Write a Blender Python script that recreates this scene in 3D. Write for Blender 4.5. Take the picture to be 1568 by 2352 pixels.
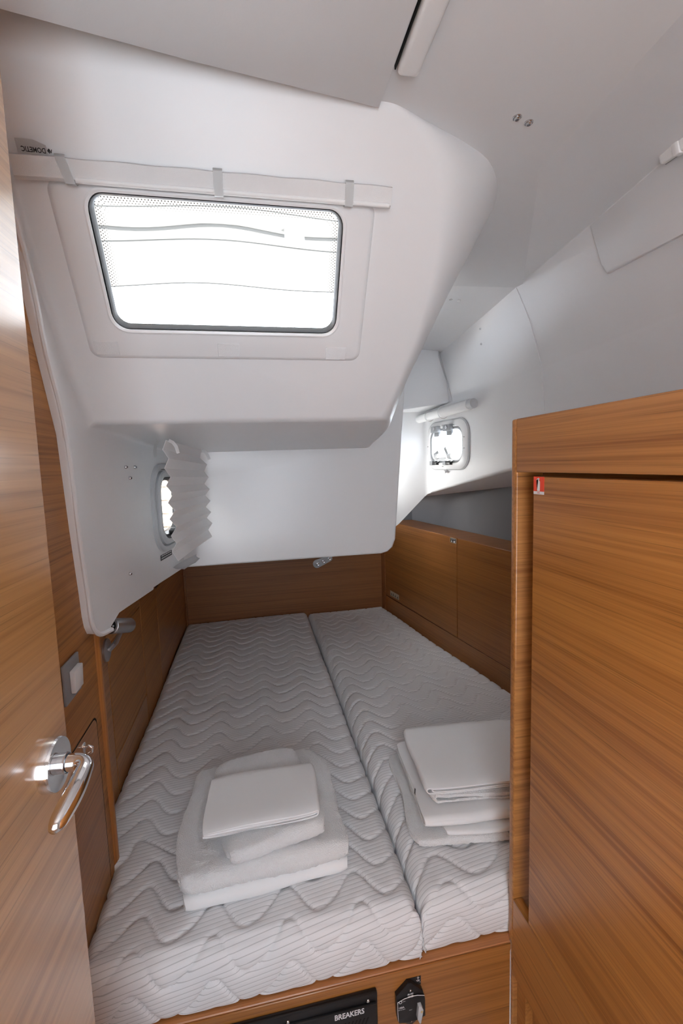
import bpy, bmesh, math, random
import numpy as np
from mathutils import Vector, Matrix, noise

# ---------------------------------------------------------------- clean
for o in list(bpy.data.objects):
    bpy.data.objects.remove(o, do_unlink=True)
scene = bpy.context.scene
COL = scene.collection
random.seed(7)
R = math.radians

# ---------------------------------------------------------------- camera
YAW, PITCH, ROLL = R(10.968), R(5.973), R(-1.834)
FPX = 1052.67
CAM = Vector((0, 0, 1.5))
_f = Vector((math.sin(YAW), math.cos(YAW), 0)); _r = Vector((math.cos(YAW), -math.sin(YAW), 0)); _u = Vector((0, 0, 1))
FW = _f * math.cos(PITCH) - _u * math.sin(PITCH)
_u2 = _u * math.cos(PITCH) + _f * math.sin(PITCH)
RT = _r * math.cos(ROLL) + _u2 * math.sin(ROLL)
UP = _u2 * math.cos(ROLL) - _r * math.sin(ROLL)
cd = bpy.data.cameras.new('camera'); cam = bpy.data.objects.new('camera', cd); COL.objects.link(cam)
cam.matrix_world = Matrix(((RT.x, UP.x, -FW.x, CAM.x), (RT.y, UP.y, -FW.y, CAM.y), (RT.z, UP.z, -FW.z, CAM.z), (0, 0, 0, 1)))
cd.sensor_fit = 'VERTICAL'; cd.sensor_height = 36.0; cd.lens = FPX / 2352 * 36.0
cd.clip_start = 0.02; cd.clip_end = 200
scene.camera = cam

# ---------------------------------------------------------------- world and exposure
w = bpy.data.worlds.new('daylight'); scene.world = w; w.use_nodes = True
bg = w.node_tree.nodes['Background']; bg.inputs['Color'].default_value = (.895, .97, 1.075, 1); bg.inputs['Strength'].default_value = 7.5
sd_ = bpy.data.lights.new('sun', 'SUN'); sd_.energy = 60.0; sd_.angle = R(2.5); sd_.color = (1.0, .97, .93)
sun = bpy.data.objects.new('sun', sd_); COL.objects.link(sun); sun.rotation_euler = Vector((-.88, .22, -.42)).to_track_quat('-Z', 'Y').to_euler()
vs = scene.view_settings
vs.view_transform = 'Standard'; vs.look = 'None'; vs.exposure = 0.32; vs.gamma = 1.0; vs.use_curve_mapping = False

# ---------------------------------------------------------------- point helpers
def ray(px, py):
    return RT * ((px - 784) / FPX) - UP * ((py - 1176) / FPX) + FW
def onx(px, py, X): d = ray(px, py); return CAM + d * ((X - CAM.x) / d.x)
def ony(px, py, Y): d = ray(px, py); return CAM + d * ((Y - CAM.y) / d.y)
def onz(px, py, Z): d = ray(px, py); return CAM + d * ((Z - CAM.z) / d.z)
def onpl(px, py, p0, n):
    d = ray(px, py); n = Vector(n); return CAM + d * ((Vector(p0) - CAM).dot(n) / d.dot(n))

class Frame:
    """origin plus right, up and outward axes"""
    def __init__(s, o, ex, ey):
        s.o = Vector(o); s.ex = Vector(ex).normalized(); s.ey = Vector(ey).normalized(); s.n = s.ex.cross(s.ey)
    def __call__(s, u, v, w=0.0): return s.o + s.ex * u + s.ey * v + s.n * w
    def uv(s, p): d = Vector(p) - s.o; return d.dot(s.ex), d.dot(s.ey)
    def hit(s, px, py): return s.uv(onpl(px, py, s.o, s.n))
    def at(s, u, v, rot=0.0):
        c, q = math.cos(rot), math.sin(rot)
        return Frame(s(u, v), s.ex * c + s.ey * q, s.ey * c - s.ex * q)

# ---------------------------------------------------------------- materials
MAT = {}
def nodes_of(name):
    m = bpy.data.materials.new(name); m.use_nodes = True
    nt = m.node_tree; b = nt.nodes['Principled BSDF']; MAT[name] = m
    return m, nt, b
def lk(nt, a, b): nt.links.new(a, b)
def mnode(nt, op, a=None, b=None, c=None):
    n = nt.nodes.new('ShaderNodeMath'); n.operation = op
    for i, v in enumerate((a, b, c)):
        if v is None: continue
        if isinstance(v, (int, float)): n.inputs[i].default_value = v
        else: lk(nt, v, n.inputs[i])
    return n.outputs[0]
def plain(name, col, rough=.4, metal=0.0, bump=0.0, bscale=200.0, coat=0.0, var=0.0, spec=None):
    m, nt, b = nodes_of(name)
    b.inputs['Base Color'].default_value = (*col, 1); b.inputs['Roughness'].default_value = rough; b.inputs['Metallic'].default_value = metal
    if coat: b.inputs['Coat Weight'].default_value = coat; b.inputs['Coat Roughness'].default_value = .12
    if spec is not None: b.inputs['Specular IOR Level'].default_value = spec
    tc = nt.nodes.new('ShaderNodeTexCoord')
    if bump:
        n = nt.nodes.new('ShaderNodeTexNoise'); n.inputs['Scale'].default_value = bscale; n.inputs['Detail'].default_value = 4
        lk(nt, tc.outputs['Object'], n.inputs['Vector'])
        bp = nt.nodes.new('ShaderNodeBump'); bp.inputs['Strength'].default_value = bump; bp.inputs['Distance'].default_value = .002
        lk(nt, n.outputs['Fac'], bp.inputs['Height']); lk(nt, bp.outputs['Normal'], b.inputs['Normal'])
    if var:
        n = nt.nodes.new('ShaderNodeTexNoise'); n.inputs['Scale'].default_value = 3.0; n.inputs['Detail'].default_value = 5
        lk(nt, tc.outputs['Object'], n.inputs['Vector'])
        r = nt.nodes.new('ShaderNodeValToRGB')
        r.color_ramp.elements[0].position = .3; r.color_ramp.elements[1].position = .7
        r.color_ramp.elements[0].color = (*[c * (1 - var) for c in col], 1); r.color_ramp.elements[1].color = (*[min(1, c * (1 + var)) for c in col], 1)
        lk(nt, n.outputs['Fac'], r.inputs['Fac']); lk(nt, r.outputs['Color'], b.inputs['Base Color'])
    return m
def wood(name, axis, light=(.46, .195, .048), dark=(.27, .096, .02), rough=.36, seed=0.0, tilt=0.0, band=1.0, coat=.25, turn=0.0, gloss=.22):
    """straight grained veneer, grain running along one object axis"""
    m, nt, b = nodes_of(name)
    tc = nt.nodes.new('ShaderNodeTexCoord')
    mp0 = nt.nodes.new('ShaderNodeMapping'); lk(nt, tc.outputs['Object'], mp0.inputs['Vector'])
    mp0.inputs['Location'].default_value = (seed, seed * 1.7, seed * .6)
    if tilt or turn: mp0.inputs['Rotation'].default_value = (tilt if axis == 1 else 0, tilt if axis == 0 else 0, turn)
    def layer(along, across, detail, dist):
        mp = nt.nodes.new('ShaderNodeMapping'); lk(nt, mp0.outputs['Vector'], mp.inputs['Vector'])
        s = [across] * 3; s[axis] = along; mp.inputs['Scale'].default_value = s
        n = nt.nodes.new('ShaderNodeTexNoise'); n.inputs['Scale'].default_value = 1.0; n.inputs['Detail'].default_value = detail
        n.inputs['Distortion'].default_value = dist; n.inputs['Roughness'].default_value = .6
        lk(nt, mp.outputs['Vector'], n.inputs['Vector']); return n.outputs['Fac']
    a = layer(.35, 22 * band, 3, .25); f = layer(.9, 170 * band, 3, .08); p = layer(4.5, 560, 1, 0)
    mix = mnode(nt, 'ADD', mnode(nt, 'MULTIPLY', a, .36), mnode(nt, 'MULTIPLY', f, .64))
    r = nt.nodes.new('ShaderNodeValToRGB'); e = r.color_ramp.elements
    e[0].position = .36; e[1].position = .60; e[0].color = (*dark, 1); e[1].color = (*light, 1)
    el = r.color_ramp.elements.new(.47); el.color = (*[.45 * x + .55 * y for x, y in zip(dark, light)], 1)
    lk(nt, mix, r.inputs['Fac'])
    pore = mnode(nt, 'SUBTRACT', 1.0, mnode(nt, 'MULTIPLY', mnode(nt, 'MAXIMUM', mnode(nt, 'SUBTRACT', p, .58), 0.0), 2.0))
    vm = nt.nodes.new('ShaderNodeVectorMath'); vm.operation = 'SCALE'
    lk(nt, r.outputs['Color'], vm.inputs[0]); lk(nt, pore, vm.inputs['Scale'])
    lk(nt, vm.outputs[0], b.inputs['Base Color'])
    b.inputs['Roughness'].default_value = rough
    b.inputs['Coat Weight'].default_value = coat; b.inputs['Coat Roughness'].default_value = gloss
    bp = nt.nodes.new('ShaderNodeBump'); bp.inputs['Strength'].default_value = .12; bp.inputs['Distance'].default_value = .0006
    lk(nt, f, bp.inputs['Height']); lk(nt, bp.outputs['Normal'], b.inputs['Normal'])
    return m

plain('gelcoat', (.80, .80, .80), .34, bump=.03, bscale=120, var=.012)
plain('liner', (.78, .78, .785), .42, bump=.05, bscale=260)
plain('headliner', (.74, .74, .745), .5, bump=.05, bscale=300)
plain('white_plastic', (.82, .82, .82), .3)
plain('grey_plastic', (.27, .28, .29), .38)
plain('pale_grey_plastic', (.52, .53, .54), .3)
plain('black_plastic', (.012, .012, .013), .32)
plain('black_rubber', (.06, .06, .063), .5)
plain('gap_black', (.008, .006, .005), .9)
plain('grey_carpet', (.14, .14, .145), .95, bump=.5, bscale=900)
plain('chrome', (.86, .86, .87), .07, 1.0)
plain('steel', (.62, .62, .63), .22, 1.0)
plain('aluminium', (.55, .55, .56), .36, 1.0, bump=.08, bscale=900)
plain('velcro', (.80, .80, .80), .9, bump=.6, bscale=900)
plain('blind_cloth', (.74, .73, .72), .85, bump=.3, bscale=1200)
plain('strap_white', (.84, .84, .83), .6)
plain('sheet_cotton', (.86, .86, .855), .75, bump=.12, bscale=14)
plain('sheet_grey_seam', (.62, .62, .62), .8)
plain('red_print', (.85, .075, .03), .4)
plain('white_print', (.83, .83, .83), .4)
plain('dark_print', (.02, .02, .02), .5)
plain('pink_print', (.75, .35, .35), .5)
plain('frit', (.10, .07, .07), .6)
plain('yellow_print', (.55, .42, .2), .5)
plain('teak_pale', (.62, .50, .38), .7, var=.15)
plain('sole_grey', (.55, .55, .55), .6)
plain('hull_white', (.85, .85, .85), .4)
plain('beige_sticker', (.50, .44, .34), .5)
wood('wood_y', 1); wood('wood_y_b', 1, seed=3.3, coat=.04, rough=.5); wood('wood_x', 0, seed=1.2); wood('wood_z', 2, light=(.50, .20, .045), dark=(.36, .125, .025), seed=5.1)
wood('wood_locker', 1, light=(.50, .215, .05), dark=(.28, .10, .02), seed=8.1, band=.8)
wood('wood_rail', 1, light=(.50, .22, .058), dark=(.29, .11, .025), seed=4.4, band=.8)
wood('wood_base', 0, light=(.42, .17, .04), dark=(.24, .085, .018), seed=2.7)
wood('wood_ply', 0, light=(.50, .20, .065), dark=(.36, .13, .04), seed=6.2, coat=.1)
wood('wood_dark', 0, light=(.30, .115, .035), dark=(.19, .068, .018), seed=9.3, rough=.45, coat=.1)  # darker copy of the veneer; the far wall's shade is in its colour
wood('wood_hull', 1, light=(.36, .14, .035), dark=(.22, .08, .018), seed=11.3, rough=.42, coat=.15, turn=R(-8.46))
wood('wood_post', 0, light=(.50, .22, .058), dark=(.29, .11, .025), seed=4.9, band=.8)
wood('wood_door', 1, light=(.52, .27, .10), dark=(.34, .155, .052), rough=.3, seed=7.7, band=.55, coat=1.0, turn=R(3.0), gloss=.15)

def terry(name):
    m, nt, b = nodes_of(name)
    b.inputs['Base Color'].default_value = (.84, .84, .835, 1); b.inputs['Roughness'].default_value = .95
    b.inputs['Sheen Weight'].default_value = .4
    tc = nt.nodes.new('ShaderNodeTexCoord'); n = nt.nodes.new('ShaderNodeTexNoise'); n.inputs['Scale'].default_value = 420; n.inputs['Detail'].default_value = 3
    lk(nt, tc.outputs['Object'], n.inputs['Vector'])
    bp = nt.nodes.new('ShaderNodeBump'); bp.inputs['Strength'].default_value = .9; bp.inputs['Distance'].default_value = .0035
    lk(nt, n.outputs['Fac'], bp.inputs['Height']); lk(nt, bp.outputs['Normal'], b.inputs['Normal'])
terry('terry')

def mattress_cloth(name):
    """pale ticking with thin woven grey lines"""
    m, nt, b = nodes_of(name)
    uv = nt.nodes.new('ShaderNodeUVMap'); sp = nt.nodes.new('ShaderNodeSeparateXYZ'); lk(nt, uv.outputs['UV'], sp.inputs[0])
    u, v = sp.outputs[0], sp.outputs[1]
    ph = mnode(nt, 'DIVIDE', mnode(nt, 'SUBTRACT', v, mnode(nt, 'MULTIPLY', u, .14)), .0105)
    fr = mnode(nt, 'FRACT', ph)
    d = mnode(nt, 'ABSOLUTE', mnode(nt, 'SUBTRACT', fr, .5))
    line = mnode(nt, 'LESS_THAN', d, .075)
    mx = nt.nodes.new('ShaderNodeMix'); mx.data_type = 'RGBA'
    mx.inputs[6].default_value = (.80, .80, .805, 1); mx.inputs[7].default_value = (.57, .57, .575, 1)
    lk(nt, line, mx.inputs[0]); lk(nt, mx.outputs[2], b.inputs['Base Color'])
    b.inputs['Roughness'].default_value = .9
    bp = nt.nodes.new('ShaderNodeBump'); bp.inputs['Strength'].default_value = .10; bp.inputs['Distance'].default_value = .0012
    lk(nt, mnode(nt, 'COSINE', mnode(nt, 'MULTIPLY', mnode(nt, 'SUBTRACT', fr, .5), 6.283)), bp.inputs['Height'])
    bp.invert = True
    lk(nt, bp.outputs['Normal'], b.inputs['Normal'])
mattress_cloth('ticking')

def glass(name, tint=(.97, .98, .98), refl=.06):
    m = bpy.data.materials.new(name); m.use_nodes = True; MAT[name] = m
    nt = m.node_tree; nt.nodes.clear()
    out = nt.nodes.new('ShaderNodeOutputMaterial'); tr = nt.nodes.new('ShaderNodeBsdfTransparent'); gl = nt.nodes.new('ShaderNodeBsdfGlossy')
    tr.inputs['Color'].default_value = (*tint, 1); gl.inputs['Roughness'].default_value = .03
    mx = nt.nodes.new('ShaderNodeMixShader'); mx.inputs[0].default_value = refl
    lk(nt, tr.outputs[0], mx.inputs[1]); lk(nt, gl.outputs[0], mx.inputs[2]); lk(nt, mx.outputs[0], out.inputs['Surface'])
glass('glass', refl=.006)
def canvas(name, col, trans):
    m = bpy.data.materials.new(name); m.use_nodes = True; MAT[name] = m
    nt = m.node_tree; nt.nodes.clear()
    out = nt.nodes.new('ShaderNodeOutputMaterial'); d = nt.nodes.new('ShaderNodeBsdfDiffuse'); t = nt.nodes.new('ShaderNodeBsdfTranslucent')
    d.inputs['Color'].default_value = (*col, 1); t.inputs['Color'].default_value = (*col, 1)
    mx = nt.nodes.new('ShaderNodeMixShader'); mx.inputs[0].default_value = trans
    lk(nt, d.outputs[0], mx.inputs[1]); lk(nt, t.outputs[0], mx.inputs[2]); lk(nt, mx.outputs[0], out.inputs['Surface'])
canvas('canvas', (.235, .225, .205), .5)
canvas('canvas_hem', (.17, .165, .155), .3)
canvas('pleat_cloth', (.95, .95, .95), .30)

# ---------------------------------------------------------------- object helpers
def tag(o, label=None, cat=None, group=None, kind=None):
    if label: o['label'] = label
    if cat: o['category'] = cat
    if group: o['group'] = group
    if kind: o['kind'] = kind
    return o
def thing(name, loc, label=None, cat=None, group=None, kind=None):
    o = bpy.data.objects.new(name, None); COL.objects.link(o); o.location = Vector(loc); o.empty_display_size = .05
    return tag(o, label, cat, group, kind)
def root_of(o):
    while o.parent: o = o.parent
    return o
def finish(me, smooth=40):
    if smooth:
        me.polygons.foreach_set('use_smooth', [True] * len(me.polygons))
        me.set_sharp_from_angle(angle=R(smooth))
    me.update()
def obj(name, bm, mat, parent=None, smooth=40, base=None, fix=True):
    """links a bmesh given in world coordinates as one mesh object"""
    me = bpy.data.meshes.new(name)
    if fix: bmesh.ops.recalc_face_normals(bm, faces=bm.faces)
    if parent is not None: org = root_of(parent).location.copy()
    elif base is not None: org = Vector(base)
    else: org = Vector((0, 0, 0))
    bmesh.ops.translate(bm, verts=bm.verts, vec=-org)
    bm.to_mesh(me); bm.free()
    me.materials.append(MAT[mat]); finish(me, smooth)
    o = bpy.data.objects.new(name, me); COL.objects.link(o)
    if parent is not None: o.parent = parent
    else: o.location = org
    return o
def from_np(name, V, F, mat, parent=None, uv=None, smooth=180, base=None):
    org = root_of(parent).location if parent is not None else (Vector(base) if base is not None else Vector((0, 0, 0)))
    V = np.asarray(V, float) - np.array(org)
    me = bpy.data.meshes.new(name); me.from_pydata([tuple(v) for v in V], [], [tuple(int(i) for i in f) for f in F])
    if uv is not None:
        l = me.uv_layers.new(name='UVMap'); idx = np.zeros(len(me.loops), int); me.loops.foreach_get('vertex_index', idx)
        l.data.foreach_set('uv', np.asarray(uv)[idx].ravel())
    me.materials.append(MAT[mat]); finish(me, smooth)
    o = bpy.data.objects.new(name, me); COL.objects.link(o)
    if parent is not None: o.parent = parent
    else: o.location = org
    return o
def BM(): return bmesh.new()
def add_poly(bm, pts): return bm.faces.new([bm.verts.new(Vector(p)) for p in pts])
def box(bm, F, u0, u1, v0, v1, w0, w1, bev=0.0, seg=2):
    t = bmesh.new(); bmesh.ops.create_cube(t, size=1)
    for v in t.verts: v.co = Vector(((u0 + u1) / 2 + v.co.x * (u1 - u0), (v0 + v1) / 2 + v.co.y * (v1 - v0), (w0 + w1) / 2 + v.co.z * (w1 - w0)))
    if bev: bmesh.ops.bevel(t, geom=t.edges[:], offset=bev, segments=seg, profile=.5, affect='EDGES')
    merge(bm, t, F)
def merge(bm, t, F=None):
    mp = {}
    for v in t.verts: mp[v] = bm.verts.new(F(*v.co) if F else v.co)
    for f in t.faces:
        try: bm.faces.new([mp[v] for v in f.verts])
        except ValueError: pass
    t.free()
WORLD = Frame((0, 0, 0), (1, 0, 0), (0, 1, 0))
def rrect(wd, h, r, seg=6, cx=0, cy=0):
    P = []
    for sx, sy, a0 in ((1, 1, 0), (-1, 1, 90), (-1, -1, 180), (1, -1, 270)):
        for k in range(seg + 1):
            a = R(a0 + 90 * k / seg); P.append((cx + sx * (wd / 2 - r) + r * math.cos(a), cy + sy * (h / 2 - r) + r * math.sin(a)))
    return P
def circ(r, n=20, cx=0, cy=0): return [(cx + r * math.cos(2 * math.pi * k / n), cy + r * math.sin(2 * math.pi * k / n)) for k in range(n)]
def slab(bm, F, pts, w0, w1, bev=0.0, seg=2):
    t = bmesh.new()
    a = [t.verts.new((x, y, w0)) for x, y in pts]; b = [t.verts.new((x, y, w1)) for x, y in pts]; n = len(pts)
    t.faces.new(a[::-1]); top = t.faces.new(b)
    for i in range(n): t.faces.new((a[i], a[(i + 1) % n], b[(i + 1) % n], b[i]))
    if bev: bmesh.ops.bevel(t, geom=list(top.edges), offset=bev, segments=seg, profile=.5, affect='EDGES')
    merge(bm, t, F)
def ring(bm, F, prof, closed=True):
    """loops: list of (pts2d, w); consecutive loops are bridged; closed joins last to first"""
    L = [[bm.verts.new(F(x, y, wz)) for x, y in pts] for pts, wz in prof]
    n = len(L[0]); m = len(L)
    for j in range(m if closed else m - 1):
        A, B = L[j], L[(j + 1) % m]
        for i in range(n): bm.faces.new((A[i], A[(i + 1) % n], B[(i + 1) % n], B[i]))
def lathe(bm, F, prof, n=24):
    """prof: (radius, w) pairs round the frame normal"""
    rows = []
    for r, wz in prof:
        rows.append([bm.verts.new(F(0, 0, wz))] if r < 1e-6 else [bm.verts.new(F(r * math.cos(2 * math.pi * k / n), r * math.sin(2 * math.pi * k / n), wz)) for k in range(n)])
    for A, B in zip(rows, rows[1:]):
        for k in range(n):
            q = [A[0] if len(A) == 1 else A[k]] + ([A[(k + 1) % n]] if len(A) > 1 else []) + ([B[(k + 1) % n]] if len(B) > 1 else []) + [B[0] if len(B) == 1 else B[k]]
            if len(set(q)) >= 3: bm.faces.new(q)
def tube(bm, pts, rad, n=12, cap=True):
    pts = [Vector(p) for p in pts]; N = len(pts); rad = rad if isinstance(rad, (list, tuple)) else [rad] * N
    t0 = (pts[1] - pts[0]).normalized(); ref = Vector((0, 0, 1)) if abs(t0.z) < .9 else Vector((1, 0, 0)); a = t0.cross(ref).normalized(); rows = []
    for i in range(N):
        t = (pts[min(i + 1, N - 1)] - pts[max(i - 1, 0)]).normalized(); a = (a - t * a.dot(t)).normalized(); b = t.cross(a)
        rows.append([bm.verts.new(pts[i] + (a * math.cos(2 * math.pi * k / n) + b * math.sin(2 * math.pi * k / n)) * rad[i]) for k in range(n)])
    for A, B in zip(rows, rows[1:]):
        for k in range(n): bm.faces.new((A[k], A[(k + 1) % n], B[(k + 1) % n], B[k]))
    if cap: bm.faces.new(rows[0][::-1]); bm.faces.new(rows[-1])
def apply_mods(o):
    dg = bpy.context.evaluated_depsgraph_get(); dg.update()
    me = bpy.data.meshes.new_from_object(o.evaluated_get(dg), depsgraph=dg)
    o.modifiers.clear(); old = o.data; o.data = me; bpy.data.meshes.remove(old); return o
def cut(o, bms):
    """cuts the given solids out of an object"""
    hs = []
    for bm in bms:
        bmesh.ops.recalc_face_normals(bm, faces=bm.faces)
        me = bpy.data.meshes.new('cutter'); bm.to_mesh(me); bm.free(); c = bpy.data.objects.new('cutter', me); COL.objects.link(c); hs.append(c)
        md = o.modifiers.new('cut', 'BOOLEAN'); md.operation = 'DIFFERENCE'; md.solver = 'EXACT'; md.object = c
    apply_mods(o)
    for c in hs:
        me = c.data; bpy.data.objects.remove(c); bpy.data.meshes.remove(me)
def shell(o, th, width=0.0, seg=5):
    if width:
        md = o.modifiers.new('bevel', 'BEVEL'); md.limit_method = 'WEIGHT'; md.width = width; md.segments = seg; md.offset_type = 'OFFSET'
    md = o.modifiers.new('solid', 'SOLIDIFY'); md.thickness = th; md.offset = -1
    apply_mods(o); finish(o.data, 40)
def text(name, F, s, size, u, v, mat, parent, align='LEFT', fat=0.0, shear=0.0, sx=1.0):
    cu = bpy.data.curves.new('t', 'FONT'); cu.body = s; cu.size = size; cu.align_x = align; cu.align_y = 'CENTER'; cu.offset = fat * size; cu.shear = shear; cu.resolution_u = 3
    t = bpy.data.objects.new('t', cu); COL.objects.link(t)
    dg = bpy.context.evaluated_depsgraph_get(); dg.update(); me = bpy.data.meshes.new_from_object(t.evaluated_get(dg), depsgraph=dg)
    bpy.data.objects.remove(t); bpy.data.curves.remove(cu)
    bm = BM(); bm.from_mesh(me); bpy.data.meshes.remove(me)
    for q in bm.verts: q.co = F(u + q.co.x * sx, v + q.co.y, .0004)
    return obj(name, bm, mat, parent, smooth=0)
def screw(F, u, v, parent, r=.006, h=.0035, mat='steel', cup=True):
    f = F.at(u, v); bm = BM()
    if cup: lathe(bm, f, [(r * 1.35, 0), (r * 1.35, h * .35), (r * 1.15, h * .6), (r * .95, h * .5), (r * .9, h), (r * .6, h * 1.35), (r * .45, h * 1.3), (r * .4, h * .55), (0, h * .5)], 18)
    else: lathe(bm, f, [(r, 0), (r * .98, h * .5), (r * .7, h), (r * .45, h * 1.1), (r * .4, h * .5), (0, h * .45)], 16)
    return obj('screw', bm, mat, parent)

# ================================================================ THE SETTING
TOP = .55                                    # mattress top
XL = -.44                                    # inboard wood wall beside the berth
XN = -.375                                   # inboard wood wall beside the door
YB = 2.90                                    # wood wall at the berth's far end
CEIL = 2.10
# hull side wall: vertical plane closing in towards the stern
tH = Vector((.1471, -.9891, 0)).normalized()
HF = Frame((.825, 2.89, 0), tH, (0, 0, 1))
def hx(y): return .825 + (2.89 - y) * .1487
# raked cockpit front
WF = Frame((0, .80, CEIL), (1, 0, 0), (0, -.559, .829))
def wy(z): return .80 + .6743 * (CEIL - z)

# floor
bm = BM(); box(bm, WORLD, -1.2, 1.4, -2.2, .84, -.03, 0)
tag(obj('floor', bm, 'sole_grey'), kind='structure', label='pale grey cabin sole below the berth front')
# ---- wood wall at the far end
wb = thing('wall_back', (0.2, YB, .3), kind='structure', label='brown veneered panel across the far end of the berth')
bm = BM(); FB = Frame((0, YB, 0), (1, 0, 0), (0, 0, 1)); box(bm, FB, XL - .03, .90, .25, 1.30, -.02, 0)
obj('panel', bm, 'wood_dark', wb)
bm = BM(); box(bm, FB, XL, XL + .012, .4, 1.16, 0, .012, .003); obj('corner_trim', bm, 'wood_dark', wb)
# ---- inboard wood wall along the berth
FL = Frame((XL, 0, 0), (0, 1, 0), (0, 0, 1))
wl = thing('wall_left', (XL, 1.9, .3), kind='structure', label='brown veneered locker fronts along the inboard side of the berth')
bm = BM(); box(bm, FL, 1.10, YB, .25, 1.17, -.04, -.006); obj('backing_board', bm, 'gap_black', wl)
g = .0022
def lpanel(y0, y1, z0, z1, name='panel', m='wood_y', p=wl, lab=None):
    bm = BM(); box(bm, FL, y0 + g, y1 - g, z0 + g, z1 - g, -.007, 0, .0012, 1); o = obj(name, bm, m, p)
    if lab: o['label'] = lab
    return o
lpanel(1.10, 1.405, .25, 1.17); lpanel(1.405, 1.815, .25, .637); lpanel(1.405, 1.815, .637, .987, 'locker_door', 'wood_y_b')
lpanel(1.405, 1.815, .987, 1.17); lpanel(1.815, 2.105, .25, 1.17, m='wood_y_b'); lpanel(2.105, YB, .25, .975); lpanel(2.105, YB, .982, 1.17, m='wood_y_b')
# ---- inboard wood wall by the door, with its rounded trim and access panel
FN = Frame((XN, 0, 0), (0, 1, 0), (0, 0, 1))
wn = thing('wall_near', (XN, .6, .0), kind='structure', label='brown veneered wall panel between the cabin door and the berth')
bm = BM(); box(bm, FN, -.6, 1.118, 0, CEIL + .08, -.03, 0); pn = obj('panel', bm, 'wood_y_b', wn)
ap = [(.62, .30), (1.085, .30)] + [(1.085 - .02 + .02 * math.cos(R(a)), .95 - .02 + .02 * math.sin(R(a))) for a in (0, 22, 45, 67, 90)] + [(.62, .95)]
bm = BM(); slab(bm, FN, [(x * 1.0, y) for x, y in ap], .0001, .0006); obj('routed_groove', bm, 'gap_black', wn)
bm = BM(); slab(bm, FN, [(.851 + (x - .851) * .984, .625 + (y - .625) * .990) for x, y in ap], .0002, .0012, .0004, 1); obj('access_panel', bm, 'wood_y', wn)
bm = BM(); tube(bm, [(XN - .004, 1.127, .2), (XN - .004, 1.127, 1.17)], .0125, 14); obj('corner_trim', bm, 'wood_z', wn)
bm = BM(); box(bm, WORLD, XL - .01, XN - .004, 1.112, 1.128, .2, 1.17); obj('corner_return', bm, 'wood_z', wn)

# ---- bulkhead behind the camera; doorway narrowed and blocked below to limit its light
wf = thing('wall_front', (0, -.6, 0), kind='structure', label='bulkhead with the cabin doorway behind the viewer')
bm = BM(); box(bm, WORLD, -1.0, -.24, -.62, -.60, 0, CEIL + .08); box(bm, WORLD, .26, 1.4, -.62, -.60, 0, CEIL + .08); box(bm, WORLD, -.24, .26, -.62, -.60, 1.84, CEIL + .08); box(bm, WORLD, -.24, .26, -.62, -.60, 0, .80); obj('bulkhead', bm, 'liner', wf)
bm = BM(); box(bm, WORLD, 1.28, 1.30, -.62, .9, 0, 2.6); obj('hull_side_closing', bm, 'liner', wf)  # unseen wall added to shut out skylight leaking past the liner

# ---- hull side wood lockers
wr = thing('wall_right', (hx(2.2), 2.2, .3), kind='structure', label='dark brown locker fronts below the open shelf on the hull side')
def hbox(y0, y1, z0, z1, w0, w1, name, m, p, bev=.0012):
    k = .9891
    bm = BM(); box(bm, HF, (2.89 - y1) / k, (2.89 - y0) / k, z0, z1, w0, w1, bev, 1); return obj(name, bm, m, p)
hbox(.86, 2.95, .25, 1.10, -.03, -.006, 'backing_board', 'gap_black', wr, 0)
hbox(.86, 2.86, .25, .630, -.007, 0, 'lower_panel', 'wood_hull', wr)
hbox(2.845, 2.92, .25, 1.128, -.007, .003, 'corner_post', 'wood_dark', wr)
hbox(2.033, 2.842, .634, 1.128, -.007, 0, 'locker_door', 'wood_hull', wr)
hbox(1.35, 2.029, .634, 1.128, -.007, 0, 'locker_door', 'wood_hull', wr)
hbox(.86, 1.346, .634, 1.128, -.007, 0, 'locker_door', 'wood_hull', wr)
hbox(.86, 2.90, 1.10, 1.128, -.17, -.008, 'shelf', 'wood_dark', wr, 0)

# ---- grey lined shelf recess in the hull side
rc = thing('wall_hull_recess', (hx(2) + .16, 2, 1.1), kind='structure', label='dark grey carpet lining of the open shelf on the hull side')
k = .9891
bm = BM(); box(bm, HF, (2.89 - 2.84) / k, (2.89 - .86) / k, 1.05, 1.45, -.19, -.165); obj('back_lining', bm, 'grey_carpet', rc)
bm = BM(); box(bm, WORLD, .55, 1.12, 2.80, 2.83, 1.02, 1.60); obj('end_lining', bm, 'grey_carpet', rc)
bm = BM(); box(bm, WORLD, .60, 1.12, 2.30, 2.84, 1.46, 1.48); obj('top_lining', bm, 'grey_carpet', rc)

# ---- ceiling
ce = thing('ceiling', (.3, .4, CEIL), kind='structure', label='white headliner over the cabin entrance and along the hull side')
S1, S2 = Vector((.66, 1.15, CEIL)), Vector((.66, 1.78, CEIL - .02))
hA = Vector(onz(1185, 660, CEIL)); hE = Vector(onz(1240, 390, CEIL)); hN = Vector(onz(1568, 30, CEIL))
bm = BM()
P = [(.2445, -.62), (1.3, -.62), (1.3, .2), (.602, .2), (hN.x, hN.y), (hE.x, hE.y), (hA.x + .03, hA.y + .01), (.60, 1.60), (.57, 1.25), (.50, 1.0), (.38, .90), (.2445, .86)]
slab(bm, Frame((0, 0, CEIL), (1, 0, 0), (0, -1, 0)), [(x, -y) for x, y in P], -.085, 0)
obj('headliner', bm, 'headliner', ce)
bm = BM(); box(bm, WORLD, -.46, .2445, -.62, .86, CEIL + .062, CEIL + .085); obj('upper_headliner', bm, 'headliner', ce)
rE = ony(1010, 812, 2.2)
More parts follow.
